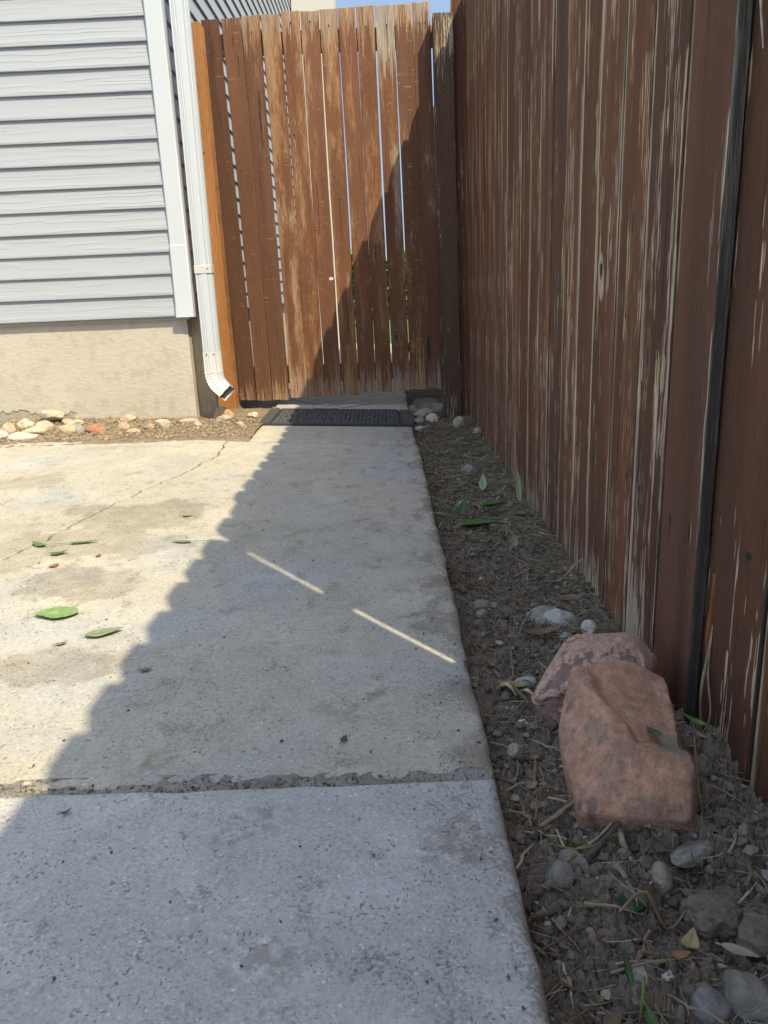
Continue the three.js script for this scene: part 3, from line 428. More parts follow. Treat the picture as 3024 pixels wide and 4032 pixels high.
  const sg = gridMesh(40, 10, (u, v) => { const z = lerp(fz(-0.888, 0.2), -12.7, u), y = lerp(-0.1, 0.51, v); return [-0.888, y, z]; }, p => [-p[2], p[1]]);
  mesh('foundation', mergeGeometries([fg, sg]), fm, h);
  // projecting front wing far down the side wall
  mesh('front_wing', box(-0.84, -0.40, -0.1, 6.0, -9.4, -9.0), std({ color: lin(0.46, 0.46, 0.45), roughness: 0.8 }), h);
}

// ---------------------------------------------------------------- downspout
{
  const d = thing('downspout', 'white ridged metal downspout with kicked out elbow at the house corner', 'downspout', [0, 0, 0]);
  const w = 0.070, dp = 0.050;
  const ring2 = (sc = 1, ridge = 0.0042) => {                          // profile in (a across, b depth); front has two ribbed bands
    const pts = []; const side = (x0, y0, x1, y1, nx, ny, ribs) => { const n = 26; for (let i = 0; i < n; i++) { const t = i / n, inR = ribs.some(([a, b]) => t > a && t < b), r = inR ? -ridge * (0.5 - 0.5 * Math.cos(6.283 * 3 * (t - ribs.find(([a, b]) => t > a && t < b)[0]) / (ribs[0][1] - ribs[0][0]))) : 0; pts.push([(lerp(x0, x1, t) + nx * r) * sc, (lerp(y0, y1, t) + ny * r) * sc]); } };
    side(-w / 2, dp / 2, w / 2, dp / 2, 0, 1, [[0.04, 0.34], [0.66, 0.96]]); side(w / 2, dp / 2, w / 2, -dp / 2, 1, 0, [[0.1, 0.5]]); side(w / 2, -dp / 2, -w / 2, -dp / 2, 0, -1, [[0.04, 0.34]]); side(-w / 2, -dp / 2, -w / 2, dp / 2, -1, 0, [[0.1, 0.5]]);
    return pts;
  };
  const zc = -3.545, X = y => -0.787 + 0.008 * ss(0.3, 1.9, y);
  const pr = []; for (let i = 0; i <= 20; i++) { const y = lerp(5.2, 0.325, i / 20); pr.push(ring2().map(([a, b]) => [X(y) + a, y, zc + b])); }
  const pipe = mesh('pipe', loft(pr, true, false, 0.3), whiteMat, d);
  // elbow: pleated, turning away from the wall and a little to the front
  const er = [], psi = 38 * RAD, hx = Math.cos(psi), hz2 = Math.sin(psi), axis = new THREE.Vector3(-hz2, 0, hx), V = new THREE.Vector3();
  const sect = (s, y, ang, sc) => er.push(ring2(sc, 0.0042).map(([a, b]) => { V.set(a, 0, b).applyAxisAngle(axis, ang); return [-0.787 + s * hx + V.x, y + V.y, zc + s * hz2 + V.z]; }));
  sect(0, 0.345, 0, 1.05); sect(0, 0.262, 0, 1.05);
  const rad = 0.082; let es = 0, ey = 0;
  for (let k = 1; k <= 15; k++) { const a = k / 15 * 60 * RAD; es = rad - rad * Math.cos(a); ey = 0.255 - rad * Math.sin(a); sect(es, ey, a, k % 2 ? 1.09 : 1.01); }
  for (let k = 1; k <= 4; k++) { const a = 60 * RAD; sect(es + 0.011 * k * Math.sin(a), ey - 0.011 * k * Math.cos(a), a, 1.03); }
  const elbowMat = std({ color: lin(0.55, 0.56, 0.57), roughness: 0.55, side: THREE.DoubleSide });
  const el = mesh('elbow', loft(er, true, false, 0.35), elbowMat, d);
  const strap = mesh('strap', loft([0.716, 0.714, 0.682, 0.680].map((y, i) => ring2(i === 0 || i === 3 ? 1.03 : 1.075, 0).map(([a, b]) => [X(y) + a, y, zc + b])), true, false, 0.4), std({ color: lin(0.50, 0.515, 0.52), roughness: 0.5 }), d);
  const sm = std({ color: lin(0.2, 0.19, 0.18), roughness: 0.5, metalness: 0.6 });
  const screw = (x, y, par) => { const g = new THREE.SphereGeometry(0.0036, 8, 6); g.scale(1, 1, 0.5); g.translate(x, y, zc + 0.0275); mesh('screw', g, sm, par); };
  screw(-0.765, 0.70, strap); screw(-0.806, 0.334, el); screw(-0.775, 0.334, el);
}

// ---------------------------------------------------------------- doormat
{
  const m = thing('doormat', 'black rubber doormat with raised pebble pattern in front of the gate', 'doormat', [-0.24, G(-0.24, -3.62) + 0.002, -3.62]);
  m.rotation.z = Math.atan(-dip(-3.6)); m.rotation.y = 0.01;
  const rub = std({ color: lin(0.06, 0.061, 0.066), roughness: 0.7 }), rub2 = std({ color: lin(0.030, 0.031, 0.036), roughness: 0.65 });
  const hw = 0.345, hd = 0.215;
  mesh('base', box(-hw, hw, 0, 0.007, -hd, hd), rub2, m);
  const bars = [[-hw, -hw + 0.05, -hd, hd], [hw - 0.05, hw, -hd, hd]]; for (const [a, b, c, e] of bars) mesh('end_border', box(a + 0.002, b, 0.0072, 0.013, c + 0.003, e - 0.003), rub, m);
  for (let i = 0; i < 4; i++) { const a = lerp(-hw + 0.055, hw - 0.055, i / 4), b = lerp(-hw + 0.055, hw - 0.055, (i + 1) / 4) - 0.004; mesh('side_border', box(a, b, 0.0072, 0.0135, hd - 0.02, hd - 0.002), rub, m); mesh('side_border', box(a, b, 0.0072, 0.0135, -hd + 0.002, -hd + 0.02), rub, m); }
  reseed(77); const lumps = []; const nx = 30, nz = 19;
  for (let i = 0; i < nx; i++) for (let j = 0; j < nz; j++) { const x = lerp(-hw + 0.06, hw - 0.06, (i + 0.5 + rr(-0.25, 0.25)) / nx), z = lerp(-hd + 0.025, hd - 0.025, (j + 0.5 + rr(-0.25, 0.25)) / nz); const g = new THREE.SphereGeometry(1, 7, 4, 0, 6.283, 0, 1.57); g.scale(rr(0.007, 0.014), rr(0.005, 0.008), rr(0.005, 0.010)); g.rotateY(rr(0, 3)); g.translate(x, 0.0068, z); lumps.push(g); }
  const t = mesh('pebble_relief', mergeGeometries(lumps), rub, m); t.userData.kind = 'stuff';
}
// chalk scrawl on the walk behind the mat
{
  const chalk = std({ color: lin(0.62, 0.55, 0.58), roughness: 1 });
  const line = (pts, w, label) => { const c = new THREE.CatmullRomCurve3(pts.map(p => new THREE.Vector3(p[0], 0, p[1])), false, 'catmullrom', 0.15), n = 60, P = c.getSpacedPoints(n); reseed(5); const L = [], R = []; for (let i = 0; i <= n; i++) { const q = P[i], a = P[Math.max(0, i - 1)], b = P[Math.min(n, i + 1)], dx = b.x - a.x, dz = b.z - a.z, l = Math.hypot(dx, dz) || 1, ww = w * rr(0.5, 1.2) / 2; const y = (x, z) => G(x, z) + 0.0042; L.push([q.x - dz / l * ww, 0, q.z + dx / l * ww]); R.push([q.x + dz / l * ww, 0, q.z - dx / l * ww]); for (const s of [L[i], R[i]]) s[1] = y(s[0], s[2]); } tag(mesh('chalk_mark', loft(L.map((l, i) => [l, R[i]]), false), chalk), label, 'chalk mark'); };
  line([[-0.55, -4.29], [-0.43, -4.17], [-0.32, -4.05], [-0.315, -4.04]], 0.016, 'pale chalk line running from under the gate to the mat');
  line([[-0.315, -4.05], [-0.375, -3.96], [-0.37, -3.95], [-0.262, -3.955], [-0.18, -4.05], [-0.097, -4.176]], 0.02, 'curved pale chalk line behind the middle of the doormat');
}

// ---------------------------------------------------------------- stones
const stoneMat = std({ vertexColors: true, roughness: 0.92, bumpMap: (() => { const t = soilBump.clone(); t.repeat.set(6, 6); t.needsUpdate = true; return t; })(), bumpScale: 0.0008 });
const stoneUV = g => { const p = g.attributes.position, u = new Float32Array(p.count * 2); for (let i = 0; i < p.count; i++) { u[i * 2] = p.getX(i) + 0.62 * p.getY(i); u[i * 2 + 1] = p.getZ(i) - 0.78 * p.getY(i); } g.setAttribute('uv', new THREE.BufferAttribute(u, 2)); return g; };
const ICO = d => { const g = new THREE.IcosahedronGeometry(1, d); g.deleteAttribute('uv'); g.deleteAttribute('normal'); return mergeVertices(g, 1e-4); };
const ico6 = ICO(15), ico40 = ICO(90);
function cobbleGeo(sx, sy, sz, c, s, flat = 0.12) {
  const g = ico6.clone(), p = g.attributes.position, col = new Float32Array(p.count * 3), cut = []; reseed(s * 13 + 1);
  for (let k = 0; k < 9; k++) { const v = new THREE.Vector3(rr(-1, 1), rr(-1, 1), rr(-1, 1)).normalize(); cut.push([v, rr(0.66, 0.96)]); }
  const f0 = 2.2 / (sx + sy + sz) * 0.02, v = new THREE.Vector3();
  for (let i = 0; i < p.count; i++) {
    v.fromBufferAttribute(p, i).normalize(); const x = v.x, y = v.y, z = v.z; let q8 = 1; for (const [n, d] of cut) { const t = v.dot(n) / d; if (t > 0) q8 += Math.pow(t, 22); }
    const r = Math.pow(q8, -1 / 22) * (1 + flat * 1.6 * (fbm3(x * 1.1 + s, y * 1.1, z * 1.1, s, 2) - 0.5) + 0.07 * (fbm3(x * 4, y * 4, z * 4, s + 9, 3) - 0.5) + 0.03 * (fbm3(x * 14, y * 14, z * 14, s + 12, 2) - 0.5));
    const q = 0.70 + 0.6 * fbm3(x * 2.5, y * 2.5, z * 2.5, s + 20, 3), sp = vn3(x * 22, y * 22, z * 22, s + 30), w = q + 0.34 * (sp - 0.5) - (sp > 0.86 ? 0.2 : 0);
    // soil still clinging in patches
    const cl = ss(0.58, 0.7, fbm3(x * 3 + 7, y * 3, z * 3, s + 40, 4)) * 0.55;
    p.setXYZ(i, x * r * sx, y * r * sy, z * r * sz); for (let n = 0; n < 3; n++) col[i * 3 + n] = lerp(c[n] * w, c[n] * 0.35 + [0.08, 0.06, 0.04][n], cl);
  }
  g.setAttribute('color', new THREE.BufferAttribute(col, 3)); g.computeVertexNormals(); return stoneUV(g);
}
function stone(name, x, y, z, s, c, turn, label, cat, group, flat, sd) { const g = cobbleGeo(s[0] / 2, s[1] / 2, s[2] / 2, c, sd, flat); const m = mesh(name, g, stoneMat); m.position.set(x, y, z); m.rotation.set(0.15 * Math.sin(sd), turn, 0.15 * Math.cos(sd)); return tag(m, label, cat, group); }
const cream = [0.55, 0.47, 0.36], tan = [0.46, 0.37, 0.26], grey = [0.33, 0.30, 0.26], dgrey = [0.20, 0.18, 0.155], white = [0.58, 0.55, 0.48], redst = [0.42, 0.20, 0.12], brn = [0.25, 0.205, 0.16];
// along the foundation: x, z, [w,h,d], colour, label
[[-1.535, -3.50, [0.155, 0.075, 0.10], cream, 'large pale oval cobble on top of the pile against the foundation'],
 [-1.56, -3.235, [0.16, 0.065, 0.10], white, 'flat whitish cobble at the slab edge in the left rock pile'],
 [-1.545, -3.325, [0.15, 0.07, 0.10], cream, 'rounded cream cobble behind the flat whitish one'],
 [-1.67, -3.26, [0.10, 0.07, 0.09], white, 'half cut off pale cobble at the left frame edge by the slab'],
 [-1.69, -3.38, [0.10, 0.09, 0.10], [0.50, 0.38, 0.30], 'pinkish cobble half cut off at the left frame edge'],
 [-1.64, -3.46, [0.11, 0.07, 0.08], cream, 'cream cobble behind the pinkish one at left'],
 [-1.54, -3.42, [0.10, 0.07, 0.08], [0.5, 0.43, 0.34], 'small rounded cobble left of the large oval cobble'],
 [-1.455, -3.46, [0.07, 0.06, 0.07], tan, 'little tan cobble just under the large oval cobble'],
 [-1.40, -3.32, [0.13, 0.07, 0.08], tan, 'angular tan cobble left of the red stone'],
 [-1.40, -3.42, [0.11, 0.06, 0.08], cream, 'cream cobble wedged under the large oval cobble'],
 [-1.345, -3.32, [0.06, 0.07, 0.06], [0.30, 0.29, 0.28], 'grey blue upright cobble beside the red stone'],
 [-1.27, -3.31, [0.13, 0.09, 0.09], redst, 'brick red stone in the rock pile by the foundation'],
 [-1.17, -3.36, [0.08, 0.06, 0.07], [0.46, 0.34, 0.26], 'round pinkish cobble right of the red stone'],
 [-1.19, -3.49, [0.10, 0.06, 0.07], tan, 'buried tan cobble against the wall right of the red stone'],
 [-1.10, -3.28, [0.08, 0.04, 0.06], [0.45, 0.36, 0.29], 'low pinkish cobble near the slab edge'],
 [-1.045, -3.34, [0.06, 0.045, 0.05], [0.42, 0.28, 0.17], 'small orange brown pebble between cobbles'],
 [-1.02, -3.46, [0.10, 0.035, 0.05], cream, 'thin pale stone lying along the foundation'],
 [-0.985, -3.36, [0.07, 0.06, 0.06], [0.36, 0.33, 0.28], 'grey cobble half sunk in dry soil'],
 [-0.91, -3.47, [0.12, 0.04, 0.05], [0.52, 0.41, 0.32], 'long pinkish stone slanting against the foundation'],
 [-0.84, -3.36, [0.055, 0.05, 0.05], [0.42, 0.37, 0.3], 'small grey tan pebble in the bare dry soil'],
 [-0.765, -3.58, [0.125, 0.115, 0.075], [0.52, 0.36, 0.20], 'tilted orange tan rock under the downspout mouth'],
 [-0.755, -3.49, [0.10, 0.05, 0.07], tan, 'flat tan rock in front of the tilted orange one'],
 [-0.632, -3.57, [0.085, 0.05, 0.07], cream, 'pale cobble at the left corner of the doormat'],
 [-0.655, -3.37, [0.055, 0.035, 0.045], tan, 'small pebble in soil left of the walkway'],
].forEach(([x, z, s, c, l], i) => stone('cobble', x, bedH(x, z) + s[1] * (i === 0 ? 0.5 : 0.12), z, s.map(q => q * 0.78), c.map(q => q * 0.86), i * 1.7 % 0.6 - 0.3, l, 'stone', 'stones along the foundation', 0.16, 300 + i * 7));
[[0.215, -4.16, [0.19, 0.12, 0.14], brn, 'largest brown cobble under the gate beside the treated post'],
 [0.13, -4.10, [0.09, 0.075, 0.08], brn, 'brown cobble left of the largest one beyond the mat'],
 [0.165, -4.22, [0.10, 0.08, 0.08], brn, 'brown cobble behind the pile beyond the mat'],
 [0.178, -3.98, [0.115, 0.07, 0.08], grey, 'flat grey cobble at the front of the pile by the mat'],
 [0.262, -4.03, [0.105, 0.095, 0.09], dgrey, 'dark grey cobble leaning on the treated post'],
 [0.215, -3.87, [0.105, 0.06, 0.075], white, 'white stone in front of the grey cobbles'],
 [0.335, -3.66, [0.07, 0.07, 0.06], [0.40, 0.34, 0.27], 'upright tan stone below the treated post'],
 [0.145, -3.78, [0.06, 0.045, 0.05], grey, 'small grey stone by the mat corner'],
 [0.14, -3.60, [0.055, 0.035, 0.05], white, 'small white stone by the mat front corner'],
 [0.39, -3.40, [0.06, 0.045, 0.05], [0.36, 0.31, 0.25], 'mottled stone against the foot of the fence'],
 [0.285, -2.72, [0.085, 0.055, 0.06], [0.24, 0.235, 0.235], 'blue grey stone in grass clippings beside the fence'],
 [0.215, -2.245, [0.06, 0.04, 0.045], [0.36, 0.35, 0.33], 'pale grey stone in soil above the green leaves'],
 [0.32, -2.35, [0.035, 0.03, 0.03], grey, 'small round grey pebble below the fence far along the bed'],
 [0.285, -1.40, [0.10, 0.06, 0.07], [0.27, 0.25, 0.22], 'half buried angular grey stone in the middle of the bed'],
 [0.315, -1.375, [0.088, 0.055, 0.058], [0.43, 0.42, 0.39], 'pale grey egg shaped stone behind the boulders'],
 [0.355, -1.315, [0.05, 0.034, 0.036], [0.44, 0.42, 0.38], 'smaller pale oval pebble behind the boulders'],
 [0.305, -1.285, [0.038, 0.028, 0.03], [0.29, 0.28, 0.27], 'round mid grey pebble left of the pale oval one'],
 [0.275, -1.385, [0.034, 0.026, 0.03], grey, 'little pebble touching the egg shaped stone'],
 [0.175, -1.46, [0.05, 0.04, 0.045], [0.24, 0.21, 0.18], 'brown grey pebble near the slab edge'],
 [0.165, -1.40, [0.035, 0.026, 0.03], [0.26, 0.23, 0.2], 'smaller brown pebble close to the slab edge'],
 [0.205, -1.125, [0.055, 0.03, 0.03], [0.36, 0.37, 0.35], 'flat pale stone chip left of the boulders'],
 [0.175, -0.985, [0.026, 0.02, 0.02], white, 'tiny white pebble at the foot of the red boulder'],
 [0.153, -0.93, [0.032, 0.024, 0.022], [0.34, 0.32, 0.28], 'pale grey pebble against the slab edge near the joint'],
 [0.165, -0.695, [0.04, 0.042, 0.036], [0.22, 0.20, 0.18], 'round brown grey pebble at the slab edge below the boulder'],
 [0.187, -0.718, [0.046, 0.034, 0.034], [0.20, 0.185, 0.16], 'angular grey pebble right of the round one'],
 [0.262, -0.668, [0.036, 0.042, 0.03], [0.27, 0.23, 0.17], 'mottled upright pebble with pale rim below the boulder'],
 [0.325, -0.728, [0.10, 0.03, 0.035], [0.30, 0.27, 0.23], 'long flat grey stone in front of the red boulder'],
 [0.292, -0.655, [0.035, 0.026, 0.03], [0.23, 0.21, 0.19], 'grey pebble beside the mottled upright one'],
 [0.292, -0.528, [0.075, 0.045, 0.045], [0.20, 0.185, 0.155], 'smooth brown cobble at the bottom right of the bed'],
 [0.258, -0.528, [0.04, 0.036, 0.04], [0.19, 0.175, 0.16], 'grey stone left of the smooth brown cobble'],
 [0.375, -0.865, [0.036, 0.034, 0.028], [0.34, 0.32, 0.27], 'pale stone between red boulder and fence'],
 [0.205, -0.545, [0.02, 0.024, 0.018], [0.3, 0.27, 0.24], 'tiny upright pebble near the bottom of the frame'],
].forEach(([x, z, s, c, l], i) => stone(i < 9 ? 'cobble' : 'pebble', x, soilH(x, z) + s[1] * (i < 9 ? 0.24 : 0.08), z, i < 9 ? s : s.map(q => q * 0.86), c, i * 2.1 % 3, l, 'stone', 'stones in the soil bed', 0.17, 500 + i * 7));

[[0.300, -0.62, [0.085, 0.055, 0.07], 'large lumpy soil clod right of the mottled pebble'], [0.338, -0.60, [0.09, 0.06, 0.08], 'broad crumbly clod at the right frame edge'], [0.335, -0.66, [0.06, 0.045, 0.05], 'soil clod below the long flat stone'], [0.275, -0.60, [0.05, 0.035, 0.045], 'small soil clod left of the broad crumbly one'], [0.352, -0.545, [0.10, 0.07, 0.08], 'dark soil clod in the bottom right corner'], [0.365, -0.83, [0.05, 0.035, 0.05], 'grey soil clod between the big boulder and the fence'], [0.372, -0.755, [0.05, 0.03, 0.05], 'soil clod at the fence foot right of the boulder']].forEach(([x, z, sz0, l], i) => { const sz = sz0.map(q => q * 0.7);
  const g = ico6.clone(), p = g.attributes.position, col = new Float32Array(p.count * 3), v = new THREE.Vector3(); 
  for (let k = 0; k < p.count; k++) { v.fromBufferAttribute(p, k).normalize(); const a = 9 + i * 3, f = fbm3(v.x * 1.8 + a, v.y * 1.8, v.z * 1.8, 600 + i, 2), b = Math.abs(fbm3(v.x * 4 + a, v.y * 4, v.z * 4, 620 + i, 2) * 2 - 1), c2 = Math.abs(vn3(v.x * 11 + a, v.y * 11, v.z * 11, 640 + i) * 2 - 1), r = 0.62 + 0.55 * f - 0.16 * b + 0.05 * c2; p.setXYZ(k, v.x * r * sz[0] / 2, v.y * r * sz[1] / 2, v.z * r * sz[2] / 2); const q = 0.6 + 0.5 * f + 0.5 * (vn3(v.x * 20, v.y * 20, v.z * 20, 7) - 0.5); col[k * 3] = 0.17 * q; col[k * 3 + 1] = 0.132 * q; col[k * 3 + 2] = 0.10 * q; }
  g.setAttribute('color', new THREE.BufferAttribute(col, 3)); g.computeVertexNormals(); const m = mesh('soil_clod', stoneUV(g), stoneMat); m.position.set(x, soilH(x, z) + sz[1] * 0.12, z); m.rotation.y = i; tag(m, l, 'soil clod', 'soil clods in the near bed');
});

// ---------------------------------------------------------------- the two boulders
function boulder(name, label, pts, sharp, paint, carve, seed) {
  const hull = new ConvexGeometry(pts.map(p => new THREE.Vector3(...p))), hp = hull.attributes.position, c = new THREE.Vector3(); pts.forEach(p => c.add(new THREE.Vector3(...p))); c.multiplyScalar(1 / pts.length);
  const planes = []; for (let i = 0; i < hp.count; i += 3) { const A = new THREE.Vector3().fromBufferAttribute(hp, i), B = new THREE.Vector3().fromBufferAttribute(hp, i + 1), C = new THREE.Vector3().fromBufferAttribute(hp, i + 2), n = B.clone().sub(A).cross(C.clone().sub(A)); if (n.length() < 1e-9) continue; n.normalize(); let d = n.dot(A.clone().sub(c)); if (d < 0) { n.negate(); d = -d; } if (d < 1e-3 || planes.some(q => q.n.dot(n) > 0.995)) continue; planes.push({ n, d }); }
  const g = ico40.clone(), p = g.attributes.position, col = new Float32Array(p.count * 3), v = new THREE.Vector3();
  for (let i = 0; i < p.count; i++) {
    v.fromBufferAttribute(p, i).normalize(); let s = 0; for (const q of planes) { const t = v.dot(q.n) / q.d; if (t > 0) s += Math.pow(t, sharp); }
    let r = Math.pow(s, -1 / sharp); const w = v.clone().multiplyScalar(r).add(c);
    r *= 1 + 0.05 * (fbm3(w.x * 14, w.y * 14, w.z * 14, seed, 2) - 0.5) + 0.022 * (fbm3(w.x * 60, w.y * 60, w.z * 60, seed + 5, 3) - 0.5) - 0.035 * Math.pow(Math.abs(vn3(w.x * 34, w.y * 34, w.z * 34, seed + 11) * 2 - 1), 2) * ss(0.4, 0.6, vn3(w.x * 12, w.y * 12, w.z * 12, seed + 12)) + 0.014 * (fbm3(w.x * 260, w.y * 260, w.z * 260, seed + 8, 2) - 0.5);
    r -= carve(w); w.copy(v).multiplyScalar(r).add(c); p.setXYZ(i, w.x, w.y, w.z);
    const q = paint(w, v); col[i * 3] = q[0]; col[i * 3 + 1] = q[1]; col[i * 3 + 2] = q[2];
  }
  g.setAttribute('color', new THREE.BufferAttribute(col, 3)); g.computeVertexNormals(); stoneUV(g);
  return tag(mesh(name, g, stoneMat), label, 'boulder', 'boulders in the soil bed');
}
boulder('boulder', 'large orange brown sandstone boulder with soil in a hollow on top', [[.205, -.07, -.79], [.255, -.07, -.765], [.335, -.07, -.775], [.325, .036, -.752], [.255, .058, -.775], [.322, -.005, -.733], [.2, -.005, -.752], [.262, .002, -.733], [.2, .02, -.88], [.226, .088, -.93], [.300, .094, -.945], [.356, .074, -.93], [.235, -.07, -.955], [.345, -.07, -.94], [.366, -.03, -.90], [.355, -.03, -.79], [.243, .086, -.84], [.25, .075, -.79], [.338, .04, -.77]], 36,
  (w) => { const a = fbm3(w.x * 22, w.y * 22, w.z * 22, 401, 4), b = fbm3(w.x * 120, w.y * 120, w.z * 120, 405, 2), fi = fbm3(w.x * 420, w.y * 420, w.z * 420, 407, 2), v = (0.72 + 0.6 * (b - 0.3)) * (0.72 + 0.56 * fi);
    let R = lerp(0.42, 0.60, a) * v, g = lerp(0.215, 0.35, a) * v, B = lerp(0.13, 0.235, a) * v;
    const gy = ss(0.52, 0.66, fbm3(w.x * 30, w.y * 30, w.z * 30, 411, 3) + 0.10 * ss(0.255, 0.30, w.x)); R = lerp(R, 0.33 * v, gy * 0.6); g = lerp(g, 0.225 * v, gy * 0.6); B = lerp(B, 0.17 * v, gy * 0.6);
    const pr = ss(0.60, 0.68, fbm3(w.x * 60, w.y * 18, w.z * 60, 421, 3)) * ss(0.235, 0.21, w.x); R = lerp(R, 0.14, pr * 0.8); g = lerp(g, 0.09, pr * 0.8); B = lerp(B, 0.085, pr * 0.8);
    const so = ss(0.5, 0.66, fbm3(w.x * 90, w.y * 90, w.z * 90, 431, 3) * 0.5 + 0.55 * Math.exp(-(((w.x - 0.318) / 0.026) ** 2 + ((w.z + 0.80) / 0.03) ** 2)) * (w.y > 0.02 ? 1 : 0)); const sl = soilTone(w.x * 3, w.z * 3, false); R = lerp(R, sl[0], so); g = lerp(g, sl[1], so); B = lerp(B, sl[2], so);
    return [R, g, B]; },
  (w) => { const rx = lerp(0.240, 0.266, clamp((w.z + 0.92) / 0.13)) + 0.006 * Math.sin(w.z * 60); return 0.014 * ss(-0.002, 0.011, w.x - rx) * ss(0.004, 0.03, -0.772 - 0.12 * (w.x - 0.26) - w.z) * ss(0.0, 0.03, w.y) * ss(0.37, 0.335, w.x) * ss(-0.94, -0.90, w.z); }, 400);
boulder('boulder', 'flatter pink boulder with flaking purple sides behind the orange one', [[.188, .0, -1.0], [.205, -.07, -.985], [.185, -.07, -1.04], [.252, .072, -1.03], [.350, .078, -1.045], [.396, .035, -1.05], [.22, -.07, -1.10], [.385, -.07, -1.09], [.262, .06, -1.095], [.37, .06, -1.095], [.25, -.07, -.962], [.33, -.07, -.962], [.26, .05, -.975], [.34, .05, -.97], [.212, .03, -1.03]], 18,
  (w) => { const a = fbm3(w.x * 30, w.y * 30, w.z * 30, 451, 4), b = fbm3(w.x * 150, w.y * 150, w.z * 150, 455, 2), v = (0.72 + 0.6 * (b - 0.3)) * (0.72 + 0.56 * fbm3(w.x * 420, w.y * 420, w.z * 420, 457, 2)), cr = ss(0.40, 0.47, a + 2.2 * (w.y - 0.02) + 0.3 * (b - 0.5)); return [lerp(0.27, 0.50, cr) * v, lerp(0.17, 0.33, cr) * v, lerp(0.14, 0.25, cr) * v]; },
  (w) => 0.004 * ss(0.40, 0.47, 1 - fbm3(w.x * 30, w.y * 30, w.z * 30, 451, 4) - 0.1), 450);

// ---------------------------------------------------------------- leaves, twigs and chips one can pick out
function leafGeo(L, W, o = {}) {                                       // lies in xz, stalk at origin along +x; real curl
  const nu = 14, nv = 6, curl = o.curl ?? 0.25, cup = o.cup ?? 0.3, ser = o.serr || 0, s = o.seed || 1, tw = o.twist || 0;
  const g = gridMesh(nu, nv, (u, v) => { const t = u, k = v * 2 - 1, prof = Math.pow(Math.sin(Math.PI * Math.pow(clamp(t, 0.001, 0.999), o.skew || 0.75)), 0.8) * (1 + ser * ((Math.floor(t * 14) % 2) ? 0.5 : -0.5)); const w = W / 2 * prof * (1 + 0.15 * (vn(t * 6, k > 0 ? 1 : 2, s) - 0.5)); const z = k * w, x = t * L; const y = cup * Math.abs(z) * 0.7 + curl * L * (t - 0.4) * (t - 0.4) + 0.06 * W * (vn(t * 7, k * 2 + 5, s) - 0.5) + tw * z * (t - 0.4) * 2; return [x, y, z]; });
  const p = g.attributes.position, c = new Float32Array(p.count * 3); const c0 = o.c || [0.08, 0.15, 0.035], c1 = o.vein || [0.16, 0.22, 0.08];
  for (let i = 0; i < p.count; i++) { const z = p.getZ(i), x = p.getX(i), rib = Math.abs(z) < W * 0.03 ? 1 : 0, q = 0.8 + 0.4 * vn(x * 300, z * 300, s); for (let n = 0; n < 3; n++) c[i * 3 + n] = lerp(c0[n], c1[n], rib * 0.6) * q * (o.dim ?? 0.8); }
  g.setAttribute('color', new THREE.BufferAttribute(c, 3));
  const st = tube([[0, 0.0005, 0], [-L * 0.1, 0.001, L * 0.01], [-(o.stalk ?? 0.2) * L, 0.002, L * 0.04]], 0.0009, 0.0007, 5); const sc = new Float32Array(st.attributes.position.count * 3); for (let i = 0; i < sc.length; i++) sc[i] = c1[i % 3]; st.setAttribute('color', new THREE.BufferAttribute(sc, 3));
  return mergeGeometries([g.toNonIndexed(), st]);
}
const leafMat = std({ vertexColors: true, roughness: 0.7, side: THREE.DoubleSide });
function leaf(x, y, z, turn, L, W, label, o = {}) { if (z > -1 && x > EDGE) { L *= 0.75; W *= 0.7; } if (x < EDGE) o = { cup: 0.12, curl: 0.12, dim: 0.66, ...o }; const m = mesh('leaf', leafGeo(L, W, o), leafMat); m.position.set(x, y, z); m.rotation.set(o.tilt || 0, turn, o.roll || 0); return tag(m, label, 'leaf', o.group || 'fallen leaves'); }
const gY = (x, z) => G(x, z) + 0.004;
const LG = [0.13, 0.22, 0.055], PG = [0.26, 0.31, 0.15], TN = [0.30, 0.20, 0.10], RB = [0.27, 0.14, 0.09], DG = [0.035, 0.085, 0.022];
leaf(-0.61, gY(-0.61, -1.37) + 0.003, -1.37, Math.PI + 0.05, 0.085, 0.052, 'large green serrated leaf lying in the sun on the slab', { c: [0.19, 0.32, 0.11], vein: [0.33, 0.42, 0.2], serr: 0.08, stalk: 0.3, curl: 0.05, cup: 0.10, dim: 0.85 });
leaf(-0.56, gY(-0.56, -1.265) + 0.002, -1.265, 0.35, 0.068, 0.032, 'pale dried green leaf lying just in sun by the shadow edge', { c: [0.33, 0.38, 0.22], stalk: 0.1 });
leaf(-0.845, gY(-0.845, -1.765), -1.775, 2.6, 0.05, 0.02, 'small green leaf on the cracked slab at the left edge', { c: LG, curl: 0.4 });
leaf(-0.795, gY(-0.79, -1.79), -1.79, 0.1, 0.075, 0.016, 'narrow green leaf on a stalk beside the slab crack', { c: LG, stalk: 0.9 });
leaf(-0.81, gY(-0.81, -1.71), -1.715, 0.2, 0.045, 0.02, 'curled green leaf right of the narrow stalked leaf', { c: [0.09, 0.17, 0.05], curl: 0.5 });
leaf(-0.49, gY(-0.49, -1.78), -1.785, 3.05, 0.055, 0.016, 'pale green leaf on a thin stem at the shadow edge', { c: PG, stalk: 0.9 });
leaf(-0.775, gY(-0.775, -1.625), -1.63, 0.9, 0.025, 0.018, 'orange leaf scrap on the slab below the green leaves', { c: [0.5, 0.2, 0.07], vein: [0.5, 0.25, 0.1] });
leaf(-0.69, gY(-0.69, -1.685), -1.69, 1.4, 0.02, 0.012, 'small orange leaf scrap to the right in the stain', { c: [0.5, 0.22, 0.08] });
leaf(-0.60, gY(-0.6, -1.22), -1.235, 0.4, 0.022, 0.010, 'brown leaf crumb left of the dried green leaf', { c: [0.32, 0.2, 0.08], curl: 0.6 });
